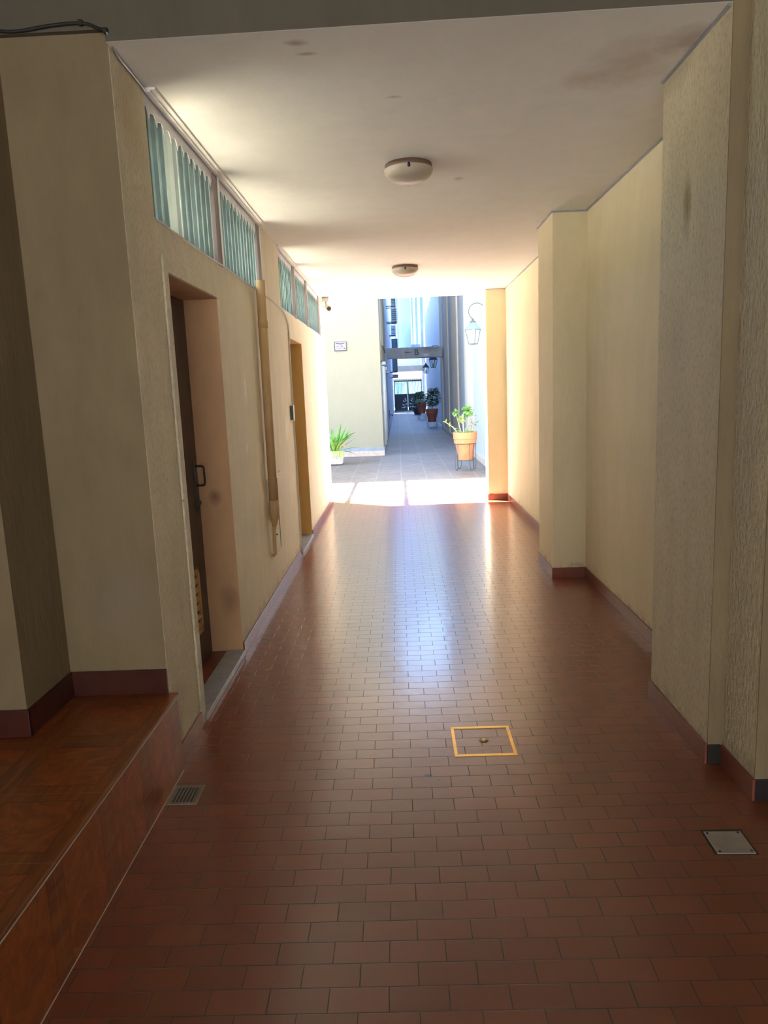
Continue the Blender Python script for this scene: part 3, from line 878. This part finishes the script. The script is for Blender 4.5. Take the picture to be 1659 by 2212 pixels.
def pot_stand(x, y, zb, rtop, rbot, h, matp, label, stand_label, collar=True):
    """flared terracotta pot with a double collar standing in a wire stand"""
    t_ = thing('plant_pot', label, 'plant pot', (x, y, zb), 'plant pots along the right wall')
    bm = nb_()
    lathe(bm, [(0.001, 0), (rbot, 0), (rbot * 1.02, 0.01), (rtop * 0.83, h * 0.60), (rtop * 0.92, h * 0.605), (rtop * 0.94, h * 0.76), (rtop * 0.985, h * 0.77),
               (rtop, h * 0.985), (rtop * 0.985, h), (rtop * 0.90, h), (rtop * 0.88, h * 0.9), (rtop * 0.80, h * 0.9)], (x, y, zb), 40, cap=False)
    obj('pot_body', bm, matp, t_, smooth=False)
    bm = nb_()
    lathe(bm, [(0.001, h * 0.925), (rtop * 0.5, h * 0.93), (rtop * 0.89, h * 0.90)], (x, y, zb), 24, cap=False)
    obj('soil', bm, m_soil, t_)
    s_ = thing('wire_plant_stand', stand_label, 'plant stand', (x, y, 0), 'wire plant stands')
    rr = rtop * 0.86 * 1.0 + 0.006
    rb = rbot + 0.02
    bm = nb_()
    ringp = [(x + rr * math.cos(a * PI / 16), y + rr * math.sin(a * PI / 16), zb + h * 0.59) for a in range(33)]
    tube(bm, ringp, 0.005, 6)
    obj('top_ring', bm, m_lead, s_, smooth=True)
    bm = nb_()
    tube(bm, [(x + (rb - .02) * math.cos(a * PI / 16), y + (rb - .02) * math.sin(a * PI / 16), zb - 0.006) for a in range(33)], 0.005, 6)
    tube(bm, [(x - rb, y, zb - 0.006), (x + rb, y, zb - 0.006)], 0.005, 6)
    obj('base_ring', bm, m_lead, s_, smooth=True)
    for k in range(4):
        a = math.radians(-60 + 90 * k)
        px_, py_ = math.cos(a), math.sin(a)
        qx, qy = -py_, px_
        R = rr + 0.004
        pts = [(x + R * px_ + qx * 0.05, y + R * py_ + qy * 0.05, zb + h * 0.59), (x + R * px_ + qx * 0.045, y + R * py_ + qy * 0.045, 0.08),
               (x + R * px_ + qx * 0.02, y + R * py_ + qy * 0.02, 0.012), (x + R * px_, y + R * py_, 0.005),
               (x + R * px_ - qx * 0.02, y + R * py_ - qy * 0.02, 0.012), (x + R * px_ - qx * 0.045, y + R * py_ - qy * 0.045, 0.08), (x + R * px_ - qx * 0.05, y + R * py_ - qy * 0.05, zb + h * 0.59)]
        bm = nb_(); tube(bm, pts, 0.005, 6)
        obj('leg', bm, m_lead, s_, smooth=True)
    return t_

rnd = random.Random(3)
# near pot
PX, PY, PB, PH = 1.235, 13.8, 0.20, 0.52
pot_stand(PX, PY, PB, 0.228, 0.135, PH, m_terra, 'large orange terracotta pot in the nearest wire stand', 'nearest thin wire stand, carrying the large orange pot')
pl = thing('potted_plant', 'pale sprawling succulent with bare stems and round green heads in orange pot', 'plant', (PX, PY, PB + PH * 0.92))
zs = PB + PH * 0.92
stems = [((-0.05, 0, 0), (-0.12, 0, 0.22), (-0.16, 0, 0.40), 'round'), ((0.02, 0.02, 0), (0.07, 0, 0.22), (0.06, 0, 0.42), 'big'),
         ((-0.10, 0, 0), (-0.24, -0.03, 0.15), (-0.40, -0.05, 0.26), 'tip'), ((0.0, -0.05, 0), (-0.04, -0.05, 0.15), (-0.05, -0.06, 0.28), 'mid'),
         ((0.08, 0, 0), (0.16, 0, 0.2), (0.20, 0, 0.38), 'sparse'), ((0.10, 0.03, 0), (0.2, 0, 0.15), (0.24, -0.03, 0.24), 'sparse'),
         ((0.05, -0.05, 0), (0.0, -0.08, 0.1), (0.12, -0.08, 0.18), 'sparse'), ((-0.15, 0.0, 0), (-0.17, 0.02, 0.06), (-0.19, 0.02, 0.12), 'tip'),
         ((0.12, 0.06, 0), (0.13, 0.06, 0.15), (0.14, 0.06, 0.33), 'sparse')]
for (a, b_, c_, kind) in stems:
    off = Vector((PX, PY, zs))
    pts = smoothcurve([Vector(a) + off - Vector((0, 0, 0.02)), Vector(b_) + off, Vector(c_) + off], 6)
    bm = nb_(); tube(bm, pts, 0.008, 6, radii=[0.010 - 0.005 * i / (len(pts) - 1) for i in range(len(pts))])
    obj('stem', bm, m_stem, pl, smooth=True)
    tip = Vector(c_) + off
    bm = nb_()
    if kind in ('round', 'big', 'mid'):
        R = {'round': 0.085, 'big': 0.13, 'mid': 0.09}[kind]
        for k in range(46 if kind == 'big' else 26):
            dd = Vector((rnd.gauss(0, 1), rnd.gauss(0, 1), rnd.gauss(0.2, 0.8))).normalized()
            leaf(bm, tip + dd * R * 0.15 + Vector((0, 0, R * 0.1)), dd, R * 0.9, R * 0.26, droop=0.9)
        leaves_obj(bm, 'leaf_head', m_leaf if kind != 'mid' else m_leafb, pl)
    else:
        for k in range(14 if kind == 'sparse' else 7):
            s = rnd.uniform(0.45, 1.0)
            q = pts[int(s * (len(pts) - 1))]
            dd = Vector((rnd.gauss(0, 1), rnd.gauss(0, 1), rnd.uniform(-0.1, 0.8))).normalized()
            leaf(bm, q, dd, rnd.uniform(0.045, 0.075), 0.014, droop=0.3)
        leaves_obj(bm, 'leaf_sprig', m_leafg if kind == 'sparse' else m_leafb, pl)
bm = nb_()
for k in range(50):
    a = rnd.uniform(0, 2 * PI); r_ = rnd.uniform(0.02, 0.17)
    q = Vector((PX + r_ * math.cos(a), PY + r_ * math.sin(a), zs - 0.01))
    leaf(bm, q, (math.cos(a) * 0.6, math.sin(a) * 0.6, 1), rnd.uniform(0.05, 0.12), 0.02, droop=0.8)
leaves_obj(bm, 'ground_foliage', m_leaf, pl)
bm = nb_(); tube(bm, [(PX - 0.035, PY - 0.10, zs - 0.05), (PX - 0.045, PY - 0.10, zs + 0.38)], 0.009, 8)
tag(obj('plant_stake', bm, m_stake, smooth=True), 'white rod standing in the orange pot', 'stake')

# second and third pots along the wall
def bush(x, y, z, rx, rz, n, mat, label, ht, leafL=0.12, mat2=None, lean=0.0, cat='plant'):
    t_ = thing('potted_plant', label, cat, (x, y, z))
    bm = nb_()
    for k in range(5):
        a = 2 * PI * k / 5
        tube(bm, smoothcurve([(x, y, z - 0.03), (x + 0.2 * rx * math.cos(a), y + 0.2 * rx * math.sin(a), z + ht * 0.4), (x + lean * 0.8 + 0.55 * rx * math.cos(a), y + 0.5 * rx * math.sin(a), z + ht * 0.85)], 4), 0.011, 6)
    obj('stem', bm, m_stem, t_, smooth=True)
    for part, mm, cnt in (('foliage', mat, n), ('new_leaves', mat2 or mat, n // 4)):
        bm = nb_()
        for k in range(cnt):
            u = rnd.uniform(0, 2 * PI); s = rnd.uniform(0.15, 1.0)
            f = (math.sin(PI * min(1, s * 0.85 + 0.1)) * 0.8 + 0.2) * rx * math.sqrt(rnd.uniform(0.1, 1))
            q = Vector((x + lean * s + f * math.cos(u), y + f * math.sin(u), z + ht * s))
            dd = Vector((math.cos(u), math.sin(u), rnd.uniform(-0.2, 0.9)))
            leaf(bm, q, dd, leafL * rnd.uniform(0.7, 1.3), leafL * 0.3, droop=0.8, n=4)
        leaves_obj(bm, part, mm, t_)
pot_stand(1.36, 30.2, 0.22, 0.26, 0.16, 0.52, m_terra2, 'dark red terracotta pot in the middle of the row along the alley wall', 'middle wire stand, carrying the dark red pot below the bushy plant')
bush(1.38, 30.2, 0.71, 0.28, 0.6, 330, m_leafd, 'tall bushy dark green plant in the middle red pot', 0.85, 0.13, m_leafg, lean=0.08)
pot_stand(1.22, 38.7, 0.30, 0.26, 0.17, 0.52, m_terra2, 'farthest red terracotta pot, half hidden by the middle one', 'farthest wire stand, half hidden behind the middle one')
bush(1.22, 38.7, 0.79, 0.30, 0.3, 120, m_leafg, 'low grey green plant in the farthest red pot', 0.22, 0.12, m_leafb)
t_ = thing('plant_pot', 'dark round pot on the ground near the gate', 'plant pot', (1.18, 46, 0), 'plant pots along the right wall')
bm = nb_(); lathe(bm, [(0.001, 0), (0.2, 0), (0.30, 0.32), (0.32, 0.46), (0.28, 0.46), (0.27, 0.42)], (1.18, 46, 0), 24, cap=False); obj('pot_body', bm, m_iron, t_)
bm = nb_(); lathe(bm, [(0.001, 0.43), (0.275, 0.42)], (1.18, 46, 0), 24, cap=False); obj('soil', bm, m_soil, t_)
bush(1.20, 46, 0.44, 0.38, 0.8, 420, m_leafd, 'large dark bush in front of the gate', 0.95, 0.16, m_leafd, lean=0.15)

# left planter
BX, BY = -1.44, 15.85
pk = thing('woven_planter', 'square pale woven planter at the left courtyard corner', 'planter', (BX, BY, 0))
bm = nb_()
b0, b1, bh = 0.15, 0.19, 0.30
v_b = [(-b0, -b0), (b0, -b0), (b0, b0), (-b0, b0)]
rings = []
for z, r_ in ((0.01, b0), (bh, b1), (bh, b1 - 0.015), (0.05, b0 - 0.015)):
    rings.append([bm.verts.new((BX + sx * r_ / b0, BY + sy * r_ / b0, z)) for sx, sy in v_b])
for a, b_ in zip(rings, rings[1:]):
    for k in range(4):
        bm.faces.new([a[k], a[(k + 1) % 4], b_[(k + 1) % 4], b_[k]])
bm.faces.new(rings[0]); bm.faces.new(rings[3])
obj('basket_wall', bm, m_wicker, pk)
bm = nb_()
for j in range(7):
    z = 0.035 + j * 0.041
    r_ = b0 + (b1 - b0) * z / bh
    for sidek in range(4):
        ang = sidek * PI / 2
        for q in range(5):
            s = -1 + (q + 0.5) * 0.4 + (0.1 if j % 2 else -0.1)
            cxp, cyp = s * r_, -r_ - 0.004
            X = cxp * math.cos(ang) - cyp * math.sin(ang); Y = cxp * math.sin(ang) + cyp * math.cos(ang)
            hx, hy = (0.032, 0.008) if sidek % 2 == 0 else (0.008, 0.032)
            box(bm, BX + X - hx, BX + X + hx, BY + Y - hy, BY + Y + hy, z - 0.014, z + 0.014)
obj('weave', bm, m_stake, pk, bevel=0.003)
bm = nb_(); box(bm, BX - 0.15, BX + 0.15, BY - 0.15, BY + 0.15, 0.22, 0.25); obj('soil', bm, m_soil, pk)
pp = thing('broadleaf_plant', 'lush green plant with long pointed leaves by the cream wall', 'plant', (BX, BY, 0.24))
rnd = random.Random(11)
bm = nb_()
for k in range(26):
    a = rnd.uniform(0, 2 * PI)
    dd = Vector((math.cos(a) * 0.55, math.sin(a) * 0.55, 1))
    leaf(bm, (BX + 0.04 * math.cos(a), BY + 0.04 * math.sin(a), 0.24), dd, rnd.uniform(0.42, 0.66), rnd.uniform(0.040, 0.065), droop=rnd.uniform(0.3, 1.3), n=8)
for (dx, dz, L, wd, dr) in ((0.22, 1, 0.68, 0.06, 0.1), (0.42, 1, 0.66, 0.06, 0.15), (-0.1, 1, 0.6, 0.05, 0.1), (0.9, 0.8, 0.58, 0.035, 0.3), (1.1, 0.55, 0.56, 0.035, 0.6), (1.0, 0.4, 0.5, 0.035, 1.2)):
    leaf(bm, (BX + 0.03, BY - 0.05, 0.24), (dx, -0.15, dz), L, wd, droop=dr, n=8)
leaves_obj(bm, 'long_leaves', m_leaf, pp)
bm = nb_()
for k in range(16):
    a = rnd.uniform(0, 2 * PI)
    leaf(bm, (BX + 0.06 * math.cos(a), BY + 0.06 * math.sin(a) - 0.05, 0.26), (math.cos(a) * 0.5, math.sin(a) * 0.5, 1), rnd.uniform(0.25, 0.38), 0.035, droop=0.8)
for k in range(5):
    leaf(bm, (BX + 0.05 + 0.03 * k, BY - 0.19, 0.30), (0.1 * (k - 2), -0.6, 0.25), 0.26, 0.022, droop=3.2, n=8)
leaves_obj(bm, 'young_leaves', m_leafb, pp)
bm = nb_()
for k in range(4):
    leaf(bm, (BX + 0.16 + 0.01 * k, BY - 0.1, 0.40), (0.6 - 0.3 * k, -0.4, 0.35), 0.10, 0.035, droop=1.4)
leaves_obj(bm, 'withered_leaf', m_leafy, pp)['label'] = 'orange yellow withered leaf'

# ------------------------------------------------------------------ sign on the cream wall
sg = thing('wall_sign', 'small white notice in a grey frame on the cream courtyard wall', 'sign', (-1.33, 17.58, 2.63))
bm = nb_()
sx0, sx1, sz0, sz1 = -1.475, -1.180, 2.525, 2.740
box(bm, sx0, sx1, 17.570, 17.6, sz0, sz0 + 0.02); box(bm, sx0, sx1, 17.570, 17.6, sz1 - 0.012, sz1)
box(bm, sx0, sx0 + 0.018, 17.570, 17.6, sz0 + 0.02, sz1 - 0.012); box(bm, sx1 - 0.018, sx1, 17.570, 17.6, sz0 + 0.02, sz1 - 0.012)
obj('frame', bm, m_signf, sg)
obj('board', boxes((sx0 + 0.015, sx1 - 0.015, 17.580, 17.6, sz0 + 0.015, sz1 - 0.01)), m_sign, sg)
obj('heading_print', boxes((sx0 + 0.04, sx0 + 0.13, 17.577, 17.58, 2.685, 2.715), (sx0 + 0.135, sx1 - 0.05, 17.577, 17.58, 2.685, 2.712)), m_signp, sg)
obj('rose_print', boxes((sx0 + 0.165, sx0 + 0.20, 17.577, 17.58, 2.60, 2.655), (sx0 + 0.10, sx0 + 0.19, 17.577, 17.58, 2.663, 2.676)), m_signr, sg)
obj('fine_print', boxes((sx0 + 0.04, sx0 + 0.15, 17.577, 17.58, 2.627, 2.640), (sx0 + 0.04, sx0 + 0.16, 17.577, 17.58, 2.575, 2.588), (sx1 - 0.08, sx1 - 0.035, 17.577, 17.58, 2.565, 2.600)), m_signb, sg)

# ------------------------------------------------------------------ ceiling lamps
def dome(cx, cy, label, frost=True):
    t_ = thing('ceiling_lamp', label, 'lamp', (cx, cy, CZ), 'dome lamps of the passage')
    R = 0.135
    bm = nb_()
    lathe(bm, [(R * 0.97, 0), (R, -0.004), (R * 1.01, -0.030), (R * 0.98, -0.036), (R * 0.90, -0.036)], (cx, cy, CZ), 48)
    obj('ring', bm, m_bronze, t_, smooth=True)
    bm = nb_()
    prof = []
    for k in range(11):
        a = PI / 2 * k / 10
        prof.append((R * 1.03 * math.cos(a) + 0.0005, -0.032 - 0.075 * math.sin(a)))
    prof = [(R * 0.99, -0.026), (R * 1.04, -0.029)] + prof
    lathe(bm, prof, (cx, cy, CZ), 48, cap=False)
    obj('glass_dome', bm, m_frost, t_, smooth=True)
    for k in range(3):
        a = -PI / 2 + k * 2 * PI / 3
        x, y = cx + R * 1.02 * math.cos(a), cy + R * 1.02 * math.sin(a)
        bm = nb_()
        lathe(bm, [(0.003, 0.012), (0.006, 0.008), (0.009, 0.0), (0.009, -0.008), (0.004, -0.014)], (x, y, CZ - 0.036), 10)
        kn = obj('finial_knob', bm, m_iron, t_, smooth=True)
    return t_
dome(0.105, 4.42, 'nearest and largest-looking dome lamp on the passage ceiling')
dome(0.118, 7.88, 'smaller-looking dome lamp farther down the passage ceiling')

# ------------------------------------------------------------------ security camera, conduits, cables
cc = thing('security_camera', 'pale bullet camera under the far left ceiling corner', 'security camera', (-0.93, 10.1, CZ))
obj('mount_box', boxes((-0.975, -0.885, 10.02, 10.14, CZ - 0.055, CZ)), m_camw, cc, bevel=0.006)
bm = nb_(); tube(bm, [(-0.93, 10.07, CZ - 0.05), (-0.925, 10.04, CZ - 0.10), (-0.905, 10.02, CZ - 0.125)], 0.014)
obj('arm', bm, m_camw, cc, smooth=True)
bd = Vector((0.25, -1, -0.30)).normalized()
c0 = Vector((-0.915, 10.08, CZ - 0.12))
bm = nb_(); tube(bm, [c0, c0 + bd * 0.02, c0 + bd * 0.15], 0.036, 16, radii=[0.026, 0.034, 0.036])
body = obj('camera_body', bm, m_camw, cc, smooth=True)
bm = nb_(); tube(bm, [c0 + bd * 0.148, c0 + bd * 0.156], 0.028, 16)
obj('lens', bm, m_lens, body)
bm = nb_(); tube(bm, smoothcurve([(-0.98, 10.1, CZ - 0.03), (-0.985, 10.07, CZ - 0.09), (-0.95, 10.07, CZ - 0.13), (-0.93, 10.08, CZ - 0.11)], 5), 0.004, 6)
obj('cord', bm, m_camw, cc, smooth=True)
bm = nb_(); tube(bm, [(-0.88, 10.31, 2.81), (1.19, 10.31, 2.81)], 0.012, 8)
tag(obj('conduit', bm, m_camw, smooth=True), 'thin pale conduit along the far edge of the ceiling', 'conduit')
bm = nb_(); tube(bm, smoothcurve([(-0.987, 2.80, 2.845), (-0.992, 2.90, 2.812), (-0.992, 3.05, 2.808), (-0.990, 3.19, 2.800)], 6), 0.0055, 8)
tag(obj('conduit', bm, m_tube, smooth=True), 'short grey conduit on the ceiling edge at the black cable end', 'conduit')
bm = nb_()
tube(bm, smoothcurve([(-1.60, 2.806, 2.905), (-1.45, 2.806, 2.890), (-1.41, 2.806, 2.882), (-1.37, 2.806, 2.870), (-1.306, 2.806, 2.866), (-1.17, 2.806, 2.880), (-1.07, 2.806, 2.880), (-1.02, 2.806, 2.862), (-0.990, 2.806, 2.850)], 6), 0.0058, 8)
bc = tag(obj('black_cable', bm, m_cable, smooth=True), 'black cable sagging across the beam at the top left', 'cable')
for x, z in ((-1.40, 2.882), (-1.08, 2.882), (-0.993, 2.852)):
    bm = nb_(); box(bm, x - 0.008, x + 0.008, 2.798, 2.816, z - 0.009, z + 0.010)
    obj('clip', bm, m_cable, bc, bevel=0.003)
bm = nb_()
tube(bm, smoothcurve([(-0.992, 3.21, 2.303), (-0.990, 3.5, 2.298), (-0.985, 3.9, 2.290), (-0.985, 4.4, 2.300), (-0.99, 5.0, 2.303), (-0.99, 5.75, 2.312), (-0.99, 6.3, 2.300), (-0.990, 6.65, 2.275), (-0.99, 6.80, 2.20), (-0.99, 6.845, 2.05), (-0.99, 6.84, 1.6), (-0.986, 6.845, 1.0), (-0.984, 6.845, 0.02)], 8), 0.0045, 6)
tag(obj('pale_cable', bm, m_wcable, smooth=True), 'pale cable running under the slats and down beside the far doorway', 'cable')
bm = nb_()
tube(bm, smoothcurve([(-0.992, 6.5, 2.31), (-0.990, 6.70, 2.27), (-0.99, 6.87, 2.17), (-0.99, 6.885, 2.0), (-0.99, 6.87, 1.5), (-0.99, 6.84, 1.42)], 8), 0.0035, 6)
tag(obj('pale_cable', bm, m_wcable, smooth=True), 'second pale cable looping down to the wall switch', 'cable')
sw = thing('light_switch', 'narrow wall switch box left of the far doorway', 'switch', (-1.0, 6.77, 1.38))
obj('back_box', boxes((-1.0, -0.975, 6.72, 6.79, 1.32, 1.45)), m_lead, sw, bevel=0.003)
obj('cover', boxes((-0.975, -0.970, 6.715, 6.795, 1.315, 1.455)), m_camw, sw, bevel=0.002)

# ochre downpipe on the left wall
pz = thing('downpipe', 'ochre painted downpipe on the left wall between the doorways', 'pipe', (-0.97, 5.30, 0.36))
bm = nb_(); tube(bm, [(-0.955, 5.35, 2.36), (-0.958, 5.33, 0.70)], 0.033, 16)
obj('wide_pipe', bm, m_pipe, pz, smooth=True)
bm = nb_(); tube(bm, [(-0.955, 5.35, 2.08), (-0.955, 5.35, 2.03)], 0.037, 16)
obj('joint_collar', bm, m_pipe, pz, smooth=True)
bm = nb_(); tube(bm, [(-0.958, 5.33, 0.78), (-0.958, 5.33, 0.74), (-0.958, 5.33, 0.66), (-0.965, 5.33, 0.58)], 0.036, 16, radii=[0.034, 0.039, 0.038, 0.016])
obj('reducer', bm, m_pipe, pz, smooth=True)
bm = nb_(); tube(bm, [(-0.968, 5.33, 0.60), (-0.972, 5.325, 0.37), (-0.99, 5.32, 0.355)], 0.014, 12)
obj('narrow_pipe', bm, m_pipe, pz, smooth=True)

# painted-over meter door
mb = thing('meter_cabinet', 'painted-over utility door low in the left wall beside the pipe', 'cabinet', (-1.0, 5.6, 0.32))
obj('cabinet_door', boxes((-1.0, -0.993, 5.36, 5.72, 0.33, 0.90)), m_left, mb, bevel=0.002)
obj('cabinet_frame', boxes((-1.0, -0.990, 5.33, 5.92, 0.905, 0.935), (-1.0, -0.996, 5.74, 5.92, 0.35, 0.90), (-1.0, -0.992, 5.33, 5.75, 0.315, 0.327)), m_left, mb, bevel=0.002)
bm = nb_()
tube(bm, [(-0.994, 5.725, 0.34), (-0.994, 5.73, 0.6), (-0.994, 5.725, 0.90)], 0.0045, 6)
tube(bm, [(-0.992, 5.34, 0.903), (-0.992, 5.90, 0.903)], 0.0045, 6)
tube(bm, [(-0.992, 5.54, 0.52), (-0.992, 5.55, 0.64), (-0.992, 5.535, 0.67)], 0.003, 6)
obj('gap', bm, m_bronze, mb)
bm = nb_(); lathe(bm, [(0.001, 0), (0.008, 0.003), (0.008, 0.01), (0.001, 0.012)], (-0.990, 5.55, 0.47), 8, cap=False)
obj('lock', bm, m_iron, mb)

# ------------------------------------------------------------------ fittings in the floor
hc = thing('floor_hatch', 'square tiled floor hatch with a bright brass frame', 'floor hatch', (0.318, 3.02, 0))
bm = nb_()
hx0, hx1, hy0, hy1, hw = 0.184, 0.452, 2.880, 3.150, 0.015
for q in ((hx0, hx1, hy0, hy0 + hw), (hx0, hx1, hy1 - hw, hy1), (hx0, hx0 + hw, hy0 + hw, hy1 - hw), (hx1 - hw, hx1, hy0 + hw, hy1 - hw)):
    box(bm, *q, -0.004, 0.003)
obj('brass_frame', bm, m_brass, hc, bevel=0.001)
bm = nb_(); lathe(bm, [(0.020, 0.0005), (0.019, 0.002), (0.013, 0.0025)], (0.323, 3.016, 0), 20)
obj('lifting_socket', bm, m_bronze, hc)
bm = nb_(); lathe(bm, [(0.012, 0.001), (0.011, 0.005), (0.004, 0.007)], (0.323, 3.016, 0), 16)
obj('lifting_knob', bm, m_brass, hc, smooth=True)

cp = thing('steel_cover_plate', 'square dull steel plate set in the floor at the right', 'cover plate', (1.06, 2.252, 0))
rz = Matrix.Rotation(math.radians(-1.5), 3, 'Z')
bm = nb_(); box(bm, 0.990, 1.130, 2.184, 2.320, -0.002, 0.0012, rot=rz); obj('recess', bm, m_based, cp)
bm = nb_(); box(bm, 0.997, 1.122, 2.187, 2.308, 0.0, 0.004, rot=rz); obj('plate', bm, m_steel, cp, bevel=0.001)
for sx, sy in ((1.007, 2.298), (1.111, 2.298), (1.007, 2.198), (1.111, 2.198)):
    bm = nb_(); lathe(bm, [(0.0045, 0.0035), (0.004, 0.006), (0.002, 0.0065)], (sx, sy, 0), 10); obj('screw', bm, m_iron, cp, smooth=True)

dr = thing('floor_drain', 'square metal drain grate with dark slots by the landing step', 'floor drain', (-0.905, 2.632, 0))
bm = nb_()
gx0, gx1, gy0, gy1 = -0.962, -0.840, 2.565, 2.703
box(bm, gx0, gx1, gy0, gy0 + 0.014, -0.002, 0.004); box(bm, gx0, gx1, gy1 - 0.014, gy1, -0.002, 0.004)
box(bm, gx0, gx0 + 0.014, gy0 + 0.014, gy1 - 0.014, -0.002, 0.004); box(bm, gx1 - 0.014, gx1, gy0 + 0.014, gy1 - 0.014, -0.002, 0.004)
m_grate = simple('old_brass_grate', (0.28, 0.25, 0.19), 0.45, 0.7, var=0.2, vscale=30)
obj('grate_frame', bm, m_grate, dr, bevel=0.001)
bm = nb_(); box(bm, gx0 + 0.01, gx1 - 0.01, gy0 + 0.01, gy1 - 0.01, -0.001, 0.0008); obj('dark_opening', bm, m_cable, dr)
nbar = 7
for k in range(nbar):
    xx = gx0 + 0.019 + k * (gx1 - gx0 - 0.038) / (nbar - 1)
    e = 0.014 + (0.018 if k in (0, nbar - 1) else 0.006 if k in (1, nbar - 2) else 0.0)
    bm = nb_(); box(bm, xx - 0.0024, xx + 0.0024, gy0 + 0.012, gy1 - 0.012, 0.0005, 0.0035)
    obj('grate_bar', bm, m_grate, dr)
